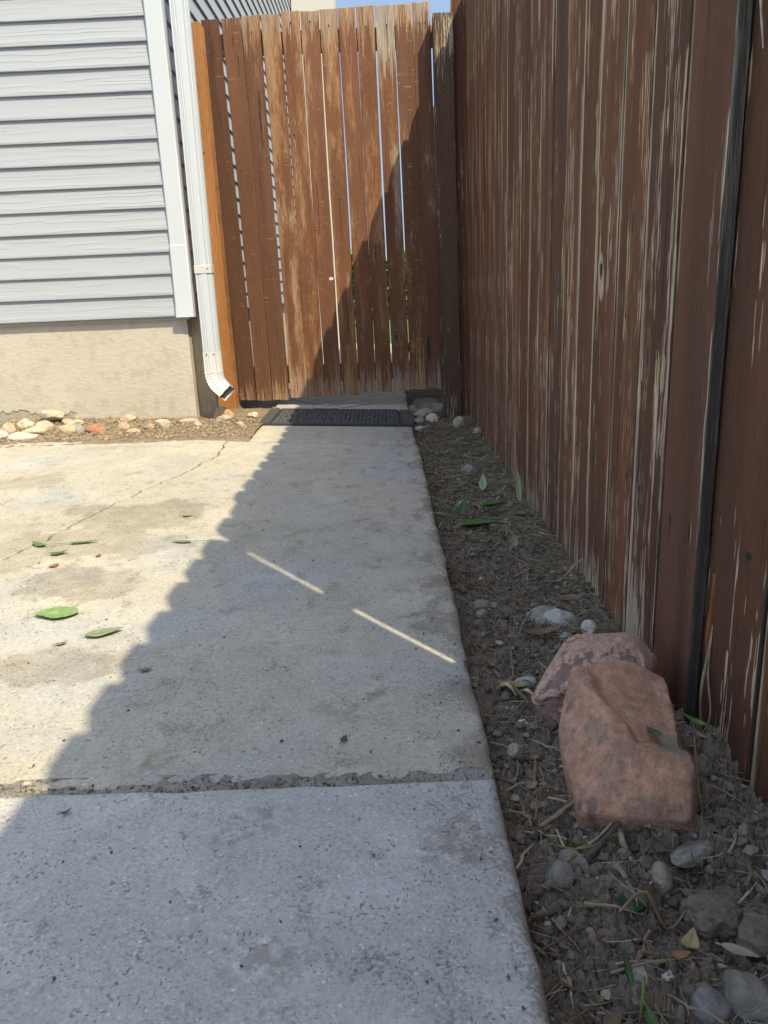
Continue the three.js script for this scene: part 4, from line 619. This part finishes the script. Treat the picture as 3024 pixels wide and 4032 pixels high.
leaf(-0.57, gY(-0.57, -1.995), -2.0, 0.3, 0.035, 0.014, 'pale crumpled scrap on the slab high in the sun', { c: [0.4, 0.42, 0.3], curl: 0.7 });
leaf(-0.42, gY(-0.42, -1.13), -1.13, 0.2, 0.02, 0.012, 'small tan leaf bit just inside the shade', { c: [0.25, 0.2, 0.1] });
leaf(-0.08, gY(-0.08, -0.905), -0.905, 1.2, 0.016, 0.008, 'tiny dark green leaflet on the shaded slab', { c: DG, stalk: 0.5 });
leaf(-0.505, gY(-0.4, -0.6) + 0.007, -0.665, 1.1, 0.026, 0.014, 'curled dark seed pod on the near slab at left', { c: [0.12, 0.12, 0.07], curl: 1.6, cup: 1.0 });
leaf(-0.40, gY(-0.4, -0.78) + 0.006, -0.765, 0.5, 0.014, 0.006, 'tiny brown leaf bit near the slab joint', { c: [0.13, 0.09, 0.05], curl: 1 });
const sY = (x, z, d = 0.012) => soilH(x, z) + d;
leaf(0.185, sY(0.185, -2.03, 0.018), -2.03, 0.1, 0.105, 0.045, 'large glossy green leaf folded on the soil bed', { c: [0.07, 0.16, 0.03], cup: 0.9 });
leaf(0.265, sY(0.26, -2.0, 0.016), -2.0, 0.5, 0.07, 0.05, 'dull olive green leaf at the end of the glossy one', { c: [0.15, 0.18, 0.08] });
leaf(0.255, sY(0.25, -2.12, 0.02), -2.13, 0.35, 0.085, 0.04, 'green leaf behind the folded glossy leaf', { c: [0.07, 0.15, 0.035], cup: 0.8 });
leaf(0.195, sY(0.2, -2.09, 0.02), -2.10, 1.2, 0.05, 0.03, 'upright dark green leaf among the green leaves', { c: DG, roll: 0.7 });
leaf(0.135, sY(0.13, -2.03, 0.012), -2.04, 2.2, 0.05, 0.028, 'dark green leaf pushed against the slab edge', { c: DG });
leaf(0.29, sY(0.29, -2.42, 0.02), -2.40, 1.4, 0.06, 0.024, 'pale silvery leaf standing up in the bed', { c: [0.35, 0.42, 0.30], roll: 0.8 });
leaf(0.345, sY(0.34, -2.6, 0.02), -2.58, 0.02, 0.13, 0.018, 'broad dark green grass blade lying towards the fence', { c: [0.06, 0.13, 0.04], skew: 0.9 });
leaf(0.375, sY(0.37, -2.28, 0.02), -2.2, 1.6, 0.10, 0.016, 'pale green blade leaning on the fence foot', { c: [0.33, 0.40, 0.20], roll: 1.1 });
leaf(0.345, sY(0.34, -2.12, 0.01), -2.1, 0.3, 0.05, 0.03, 'reddish dry leaf at the fence foot far along', { c: RB });
leaf(0.35, sY(0.33, -1.72, 0.012), -1.72, 0.2, 0.065, 0.03, 'brown curled leaf on the soil near the fence', { c: RB, curl: 0.6 });
leaf(0.295, sY(0.29, -1.78, 0.014), -1.79, 1.5, 0.035, 0.016, 'pinkish leaf tip standing in the soil', { c: [0.33, 0.22, 0.17], roll: 0.8 });
leaf(0.245, sY(0.25, -1.535, 0.012), -1.54, 0.1, 0.055, 0.022, 'tan leaf strip lying in the hollow of the bed', { c: [0.32, 0.2, 0.1] });
leaf(0.335, sY(0.33, -1.47, 0.012), -1.47, 0.15, 0.05, 0.026, 'pinkish brown leaf above the pale stones', { c: RB });
leaf(0.385, sY(0.38, -1.49, 0.02), -1.48, 0.5, 0.05, 0.035, 'dark green leaf in the straw by the fence', { c: DG });
leaf(0.23, sY(0.23, -1.30, 0.012), -1.295, 0.2, 0.085, 0.022, 'ragged brown bark strip below the egg shaped stone', { c: [0.22, 0.13, 0.09], curl: 0.5 });
leaf(0.20, sY(0.2, -1.115, 0.012), -1.10, 2.9, 0.045, 0.018, 'yellowish dry leaf left of the pink boulder', { c: [0.38, 0.25, 0.09] });
leaf(0.305, 0.062, -0.80, 1.8, 0.04, 0.018, 'small blue green leaf resting on the big boulder', { c: [0.05, 0.11, 0.06], curl: 0.2, roll: -0.2 });
leaf(0.183, sY(0.18, -0.965, 0.008), -0.965, 0.2, 0.022, 0.014, 'pale green leaf scrap beside the tiny white pebble', { c: [0.2, 0.25, 0.16] });
leaf(0.222, sY(0.22, -0.625, 0.014), -0.63, 1.3, 0.045, 0.034, 'dark green rounded leaf in the soil near the bottom', { c: [0.02, 0.06, 0.025] });
leaf(0.178, sY(0.18, -0.638, 0.01), -0.64, 0.3, 0.024, 0.012, 'bright green leaf piece near the slab edge', { c: [0.1, 0.2, 0.06] });
leaf(0.288, sY(0.28, -0.56, 0.016), -0.578, -0.5, 0.045, 0.016, 'pale wood chip like an almond in the dark soil', { c: [0.40, 0.31, 0.22], vein: [0.47, 0.36, 0.25], stalk: 0.02, curl: 0.1 });
leaf(0.262, sY(0.26, -0.585, 0.014), -0.585, 1.0, 0.03, 0.022, 'curled tan husk beside the almond shaped chip', { c: [0.42, 0.29, 0.15], curl: 1.2 });
leaf(0.238, sY(0.24, -0.562, 0.01), -0.565, 0.1, 0.026, 0.012, 'rusty orange leaf scrap low in the bed', { c: [0.30, 0.14, 0.08] });
leaf(0.165, sY(0.165, -0.50, 0.008), -0.515, 0.6, 0.03, 0.018, 'reddish bark scrap at the slab foot', { c: [0.18, 0.10, 0.06] });
leaf(0.395, sY(0.39, -0.90, 0.03), -0.885, 2.8, 0.045, 0.018, 'green weed leaf pointing out from the fence', { c: [0.13, 0.24, 0.06], roll: 0.3, curl: 0.5 });
leaf(0.36, sY(0.36, -0.80, 0.012), -0.805, 1.9, 0.04, 0.02, 'dry yellow green leaf between boulder and fence', { c: [0.27, 0.25, 0.12], curl: 0.8 });

const barkMat = std({ vertexColors: true, roughness: 0.95 });
function twig(pts, r0, r1, c, label, o = {}) { const g = tube(pts.map((p, i) => [p[0] + 0.004 * (hash(i, 3, pts.length) - 0.5), p[1] - 0.002, p[2] + 0.004 * (hash(i, 5, 7) - 0.5)]), r0 * 0.66, r1 * 0.6, 7, 1.0), p = g.attributes.position, cc = new Float32Array(p.count * 3); for (let i = 0; i < p.count; i++) { const q = 0.7 + 0.6 * vn(p.getX(i) * 220, p.getZ(i) * 220 + p.getY(i) * 200, 7); for (let n = 0; n < 3; n++) cc[i * 3 + n] = c[n] * q * 0.85; } g.setAttribute('color', new THREE.BufferAttribute(cc, 3)); return tag(mesh(o.name || 'twig', g, barkMat), label, o.cat || 'twig', o.group || 'twigs on the soil bed'); }
const T = (x, z, d) => [x, soilH(x, z) + d, z];
const tw = [0.19, 0.145, 0.10], pl = [0.42, 0.34, 0.24], dk = [0.11, 0.085, 0.065];
twig([T(0.156, -0.772, 0.008), T(0.18, -0.785, 0.012), T(0.205, -0.792, 0.01)], 0.0045, 0.0035, [0.3, 0.21, 0.13], 'bent brown stick left of the big boulder base');
twig([T(0.173, -0.755, 0.022), T(0.181, -0.738, 0.012), T(0.21, -0.742, 0.014), T(0.245, -0.747, 0.016)], 0.0026, 0.002, pl, 'pale angled straw stem below the big boulder');
twig([T(0.164, -0.742, 0.012), T(0.20, -0.733, 0.014), T(0.247, -0.738, 0.018)], 0.002, 0.0014, [0.13, 0.24, 0.06], 'green plant stem below the big boulder', { cat: 'stem' });
twig([T(0.19, -0.712, 0.01), T(0.215, -0.73, 0.016), T(0.245, -0.745, 0.012)], 0.006, 0.005, dk, 'thick dark root below the big boulder');
twig([T(0.168, -0.705, 0.006), T(0.185, -0.715, 0.012), T(0.198, -0.722, 0.01)], 0.003, 0.003, [0.28, 0.2, 0.13], 'short brown stick beside the round pebble');
twig([T(0.21, -0.625, 0.02), T(0.235, -0.638, 0.028), T(0.26, -0.628, 0.016), T(0.285, -0.638, 0.022), T(0.292, -0.662, 0.03)], 0.003, 0.002, [0.26, 0.18, 0.10], 'curving brown root across the lower bed');
twig([T(0.258, -0.588, 0.01), T(0.232, -0.572, 0.014), T(0.206, -0.56, 0.012), T(0.215, -0.53, 0.012), T(0.228, -0.505, 0.008)], 0.002, 0.0016, [0.25, 0.19, 0.13], 'thin forked stem bent like a hook low in the bed');
twig([T(0.184, -0.528, 0.01), T(0.21, -0.53, 0.012), T(0.238, -0.522, 0.008)], 0.0018, 0.0014, tw, 'thin straight stick near the bottom of the frame');
twig([T(0.222, -0.69, 0.016), T(0.224, -0.668, 0.012), T(0.23, -0.64, 0.01)], 0.006, 0.003, [0.27, 0.22, 0.17], 'grey splintered bark stick in the lower bed');
twig([T(0.243, -0.742, 0.004), T(0.244, -0.72, 0.012), T(0.245, -0.695, 0.008)], 0.005, 0.004, [0.36, 0.28, 0.17], 'pale wood splinter just under the big boulder');
twig([T(0.346, -0.752, 0.0), T(0.352, -0.79, 0.03), T(0.358, -0.835, 0.05)], 0.0028, 0.0022, [0.30, 0.16, 0.09], 'reddish stem leaning along the right of the big boulder');
twig([T(0.315, -1.455, 0.01), T(0.27, -1.43, 0.014), T(0.245, -1.40, 0.008)], 0.003, 0.0035, tw, 'brown stick crossing behind the egg shaped stone');
twig([T(0.262, -1.385, 0.02), T(0.237, -1.335, 0.018), T(0.218, -1.295, 0.006)], 0.0042, 0.0036, [0.22, 0.18, 0.14], 'grey brown stick slanting in the middle bed');
twig([T(0.282, -1.31, 0.012), T(0.305, -1.285, 0.014), T(0.335, -1.27, 0.01)], 0.003, 0.0025, [0.27, 0.21, 0.16], 'stick running under the pale oval pebble');
twig([T(0.20, -1.245, 0.012), T(0.194, -1.19, 0.012), T(0.186, -1.14, 0.008)], 0.0045, 0.0035, [0.2, 0.165, 0.125], 'grey stick standing left of the pink boulder');
twig([T(0.158, -1.17, 0.006), T(0.18, -1.10, 0.014), T(0.19, -1.02, 0.01)], 0.006, 0.005, [0.15, 0.12, 0.09], 'thick dark stick between slab edge and pink boulder');
twig([T(0.165, -0.99, 0.008), T(0.19, -1.01, 0.02), T(0.207, -1.02, 0.03)], 0.003, 0.002, [0.09, 0.07, 0.055], 'dark twig poking from under the pink boulder');
twig([[0.40, soilH(0.4, -1.56) + 0.05, -1.565], T(0.375, -1.555, 0.04), T(0.355, -1.55, 0.025), T(0.335, -1.56, 0.02)], 0.004, 0.002, [0.36, 0.25, 0.17], 'pale brown forked stem coming from the fence foot');
twig([T(0.165, -0.83, 0.008), T(0.172, -0.87, 0.012), T(0.177, -0.905, 0.014)], 0.0035, 0.002, [0.3, 0.2, 0.12], 'small brown stick by the slab joint corner');
twig([T(0.16, -1.115, 0.01), T(0.172, -1.095, 0.018), T(0.182, -1.085, 0.01)], 0.005, 0.004, [0.55, 0.42, 0.26], 'split pale wood chip left of the boulders', { cat: 'wood chip', name: 'wood_chip' });
twig([T(0.19, -1.085, 0.02), T(0.198, -1.065, 0.022), T(0.202, -1.05, 0.02)], 0.004, 0.004, [0.52, 0.36, 0.19], 'small fresh cut wood peg left of the boulders', { cat: 'wood chip', name: 'wood_chip' });
twig([[0.434, 0.0, -0.968], [0.427, 0.10, -0.972], [0.428, 0.20, -0.970]], 0.0045, 0.006, [0.27, 0.10, 0.035], 'rust coloured vine stub in the fence seam', { cat: 'vine', name: 'vine_stem', group: 'vines in the fence seam' });
twig([[0.425, -0.04, -0.962], [0.415, 0.03, -0.958], [0.424, 0.09, -0.962], [0.432, 0.17, -0.966], [0.43, 0.28, -0.968]], 0.0028, 0.0016, [0.36, 0.30, 0.18], 'thin pale vine climbing the fence seam', { cat: 'vine', name: 'vine_stem', group: 'vines in the fence seam' });
twig([[0.40, -0.05, -0.945], [0.418, 0.0, -0.935], [0.415, 0.07, -0.94], [0.423, 0.12, -0.955]], 0.002, 0.0013, [0.38, 0.33, 0.25], 'looping dry tendril at the foot of the fence seam', { cat: 'vine', name: 'vine_stem', group: 'vines in the fence seam' });
twig([[0.422, 0.93, -0.962], [0.419, 0.88, -0.958], [0.424, 0.82, -0.955]], 0.0028, 0.0014, [0.5, 0.5, 0.36], 'pale curled tendril hanging high in the fence seam', { cat: 'vine', name: 'vine_stem', group: 'vines in the fence seam' });
twig([T(0.335, -0.745, 0.0), T(0.318, -0.70, 0.03), T(0.30, -0.675, 0.05), T(0.29, -0.66, 0.075)].map((p, i) => i ? p : p), 0.0016, 0.0008, [0.14, 0.26, 0.06], 'green grass stalk in front of the big boulder', { cat: 'grass stalk', name: 'grass_stalk' });
twig([T(0.197, -0.52, 0.0), T(0.2, -0.525, 0.03), T(0.2, -0.53, 0.055)], 0.0022, 0.0018, [0.2, 0.26, 0.07], 'cut green weed stalk near the bottom of the frame', { cat: 'weed', name: 'weed_stalk' });
leaf(0.197, sY(0.197, -0.515, 0.03), -0.512, -1.2, 0.045, 0.014, 'drooping green blade on the cut weed stalk', { c: [0.07, 0.15, 0.04], roll: -0.7, curl: 0.2 });
leaf(0.19, sY(0.19, -0.52, 0.03), -0.525, 1.8, 0.04, 0.010, 'narrow dark blade beside the cut weed stalk', { c: DG, roll: 0.9 });

// ---------------------------------------------------------------- uncountable litter (stuff)
function scatter(name, geo, mat, n, place, label, cat) { const m = new THREE.InstancedMesh(geo, mat, n), M = new THREE.Matrix4(), q = new THREE.Quaternion(), e = new THREE.Euler(), c = new THREE.Color(); for (let i = 0; i < n; i++) { const p = place(i); e.set(p.r[0], p.r[1], p.r[2], 'YXZ'); q.setFromEuler(e); M.compose(new THREE.Vector3(...p.p), q, new THREE.Vector3(...p.s)); m.setMatrixAt(i, M); m.setColorAt(i, c.setRGB(...p.c)); } m.name = numbered(name); m.castShadow = m.receiveShadow = true; scene.add(m); return tag(m, label, cat, null, 'stuff'); }
const plain = std({ color: 0xffffff, roughness: 1 });
const clodGeo = (() => { const g = ICO(3), p = g.attributes.position; for (let i = 0; i < p.count; i++) { const x = p.getX(i), y = p.getY(i), z = p.getZ(i), r = 0.35 + 1.2 * fbm3(x * 2.6 + 3, y * 2.6, z * 2.6, 8, 3); p.setXYZ(i, x * r, y * r, z * r); } g.computeVertexNormals(); return g; })();
reseed(909);
const bedSpot = () => { const z = -0.3 - 3.9 * Math.pow(rnd(), 1.7), x = rr(EDGE + 0.006, FX - 0.006 + (z > -0.95 ? 0.02 : 0)); return [x, z]; };
scatter('soil_crumbs', clodGeo, plain, 26000, () => { const [x, z] = bedSpot(), s = 0.0007 + 0.0055 * Math.pow(rnd(), 9) * (z > -1.1 ? 1.3 : 1), t = soilTone(x + rr(-1, 1), z + rr(-1, 1), false), v = rr(0.35, 0.7); return { p: [x, soilH(x, z) + s * 0.35, z], r: [rr(0, 6), rr(0, 6), 0], s: [s, s * rr(0.6, 1), s * rr(0.7, 1.1)], c: t.map(c => c * v) }; }, 'dark crumbled soil over the bed beside the fence', 'soil');
scatter('fine_gravel', clodGeo, plain, 1300, () => { const [x, z] = bedSpot(), s = 0.0015 + 0.006 * Math.pow(rnd(), 4), k = rnd(), v = rr(0.5, 1.1), c = k < 0.5 ? [0.26, 0.24, 0.21] : k < 0.8 ? [0.30, 0.25, 0.19] : [0.48, 0.46, 0.42]; return { p: [x, soilH(x, z) + s * 0.35, z], r: [rr(-0.4, 0.4), rr(0, 6), 0], s: [s * rr(1, 1.5), s * rr(0.5, 0.8), s], c: c.map(q => q * v) }; }, 'scattered small grey gravel in the soil bed', 'gravel');
const straw = (() => { const g = tube([[-0.5, 0, 0], [-0.15, 0.05, 0.03], [0.2, 0.03, -0.05], [0.5, 0, 0.02]], 0.02, 0.012, 4); return g; })();
scatter('dry_straw', straw, plain, 8000, i => { let [x, z] = bedSpot(); const cl = rnd(); if (cl < 0.45) { x = rr(0.33, 0.405); z = -1.25 - 2.6 * rnd(); } else if (cl < 0.7) { z = -1.9 - 1.8 * rnd(); } const L = rr(0.012, 0.055), k = rnd(), v = rr(0.45, 1.1), c = k < 0.45 ? [0.36, 0.285, 0.18] : k < 0.75 ? [0.20, 0.155, 0.105] : [0.48, 0.40, 0.28]; return { p: [x, soilH(x, z) + rr(0.003, 0.012), z], r: [rr(-0.25, 0.25), rr(0, 6.28), rr(-0.3, 0.3)], s: [L, L * 0.45, Math.min(L, 0.03) * rr(0.5, 1.0)], c: c.map(q => q * v) }; }, 'dry straw and root bits strewn over the soil bed', 'straw');
const stick = tube([[-0.5, 0, 0], [-0.25, 0.05, 0.03], [-0.05, 0.02, -0.01], [0.0, 0.04, 0.0], [0.3, 0.03, 0.05], [0.5, 0.0, 0.06]], 0.030, 0.014, 5, 1.2);
scatter('twig_litter', stick, plain, 420, () => { const z = rnd() < 0.55 ? rr(-1.75, -0.42) : rr(-3.4, -1.2), x = rr(EDGE + 0.012, FX - 0.01), L = rr(0.025, 0.085), k = rnd(), v = rr(0.5, 1.15), c = k < 0.5 ? [0.17, 0.125, 0.085] : k < 0.85 ? [0.27, 0.205, 0.14] : [0.40, 0.33, 0.23]; return { p: [x, soilH(x, z) + rr(0.004, 0.010), z], r: [rr(-0.15, 0.15), rr(0, 6.28), rr(-0.2, 0.2)], s: [L, 0.05, 0.05 * rr(0.7, 1.5)], c: c.map(q => q * v) }; }, 'broken twigs strewn over the soil bed', 'twigs');
const blade = (() => { const g = gridMesh(6, 1, (u, v) => [u - 0.5, 0.12 * Math.sin(u * 3), (v - 0.5) * 0.09 * Math.sin(Math.PI * clamp(u * 0.9 + 0.08)) + 0.06 * u * u]); return g; })();
const bladeMat = std({ color: 0xffffff, roughness: 0.8, side: THREE.DoubleSide });
scatter('grass_clippings', blade, bladeMat, 2200, () => { const k = rnd(); let z = k < 0.93 ? rr(-3.7, -1.9) : rr(-1.9, -0.4), x = rr(EDGE + 0.01, FX - 0.005); if (rnd() < 0.35) x = rr(0.33, 0.405); const L = z > -1.4 ? rr(0.008, 0.02) : rr(0.015, 0.05), v = rr(0.5, 1.2), c = rnd() < 0.45 ? [0.14, 0.18, 0.06] : [0.30, 0.27, 0.15]; return { p: [x, soilH(x, z) + rr(0.003, 0.010), z], r: [rr(-0.4, 0.4), rr(0, 6.28), rr(-0.35, 0.35)], s: [L, L, L * rr(0.6, 1.4)], c: c.map(q => q * v) }; }, 'cut grass clippings over the soil bed', 'grass');
scatter('leaf_crumbs', leafGeo(1, 0.5, { c: [1, 1, 1], vein: [1, 1, 1], stalk: 0.05 }), bladeMat, 900, () => { const [x, z] = bedSpot(), L = rr(0.006, 0.02), v = rr(0.4, 1), c = rnd() < 0.7 ? [0.26, 0.19, 0.13] : [0.36, 0.30, 0.22]; return { p: [x, soilH(x, z) + rr(0.002, 0.009), z], r: [rr(-0.5, 0.5), rr(0, 6.28), rr(-0.5, 0.5)], s: [L, L, L], c: c.map(q => q * v) }; }, 'crumbled dead leaves over the soil bed', 'leaf litter');
const drySpot = () => { const x = -0.58 - 1.3 * Math.pow(rnd(), 1.0), z = rr(-3.56, -3.07 - 0.1 * clamp((-0.6 - x) / 1.05)); return [x, z]; };
scatter('dry_soil_crumbs', clodGeo, plain, 5200, () => { const [x, z] = drySpot(), s = 0.0015 + 0.008 * Math.pow(rnd(), 5), t = soilTone(x * 7, z * 7, true), v = rr(0.5, 0.9); return { p: [x, bedH(x, z) + s * 0.3, z], r: [rr(0, 6), rr(0, 6), 0], s: [s * 1.2, s * 0.7, s], c: t.map(c => c * v) }; }, 'dry tan soil crumbs along the foundation', 'soil');
scatter('dry_straw', straw, plain, 500, () => { const [x, z] = drySpot(), L = rr(0.02, 0.07), v = rr(0.5, 1.1); return { p: [x, bedH(x, z) + rr(0.003, 0.01), z], r: [rr(-0.2, 0.2), rr(0, 6.28), rr(-0.2, 0.2)], s: [L, L * 0.5, L * 0.5], c: [0.36 * v, 0.28 * v, 0.17 * v] }; }, 'dead straw on the dry soil by the foundation', 'straw');
// specks of grit and stem bits on the slabs, thicker in the joint
scatter('slab_grit', clodGeo, plain, 1150, i => { let x, z; if (i < 150) { x = rr(-0.6, EDGE - 0.01); z = -0.822 + rr(-0.012, 0.01); } else if (i < 450) { x = EDGE - 0.004 - 0.09 * Math.pow(rnd(), 2.5); z = rr(-3, -0.4); } else { x = rr(-1.2, 0.1); z = -0.45 - 2.4 * Math.pow(rnd(), 1.3); } const s = i < 150 ? rr(0.0006, 0.0020) : 0.0005 + 0.0013 * Math.pow(rnd(), 4), v = rr(0.5, 1.4), y = i < 150 ? -0.0015 : G(x, z) + (z > -0.81 ? 0.006 : 0) + s * 0.4; return { p: [x, y + 0.001, z], r: [rr(0, 6), rr(0, 6), 0], s: [s * rr(1, 2), s * 0.7, s], c: [0.13 * v, 0.10 * v, 0.075 * v] }; }, 'dark grit and crumbs scattered on the concrete', 'grit');
scatter('stem_bits', straw, plain, 260, i => { let x, z; if (i < 110) { x = rr(-0.5, EDGE); z = -0.822 + rr(-0.012, 0.01); } else { x = rr(-1.1, 0.09); z = -0.45 - 2.2 * Math.pow(rnd(), 1.2); } const L = rr(0.006, 0.022), v = rr(0.4, 1.2), dkr = rnd() < 0.6; return { p: [x, (i < 110 ? 0.0 : G(x, z) + (z > -0.81 ? 0.006 : 0)) + 0.003, z], r: [0, rr(0, 6.28), 0], s: [L, L * 0.3, L * 0.8], c: dkr ? [0.06 * v, 0.05 * v, 0.04 * v] : [0.25 * v, 0.2 * v, 0.12 * v] }; }, 'short dry stem bits on the concrete and in its joint', 'straw');

// ---------------------------------------------------------------- hedge across the front yard, glimpsed through the gate
{
  const h = thing('hedge', 'green hedge in the front yard glimpsed through the gate slits', 'hedge', [0.6, -0.05, -17]);
  reseed(33); const leafs = []; const q = new THREE.PlaneGeometry(0.16, 0.10);
  for (let i = 0; i < 5000; i++) { const g = q.clone(); g.rotateX(rr(0, 6)); g.rotateY(rr(0, 6)); const a = rr(-2.2, 2.6); g.translate(a, rr(0.05, 1.25 + 0.3 * vn(a * 2, 1, 3)), rr(-0.5, 0.5)); leafs.push(g); }
  mesh('foliage', mergeGeometries(leafs), std({ color: lin(0.10, 0.19, 0.04), roughness: 0.7, side: THREE.DoubleSide }), h);
  const stems = []; for (let i = 0; i < 9; i++) { const x = -2 + i * 0.5; stems.push(tube([[x, 0, 0], [x + 0.05, 0.6, 0.05], [x, 1.1, 0]], 0.03, 0.01, 6)); } mesh('stems', mergeGeometries(stems), std({ color: lin(0.12, 0.08, 0.05) }), h);
}
renderer.render(scene, camera);
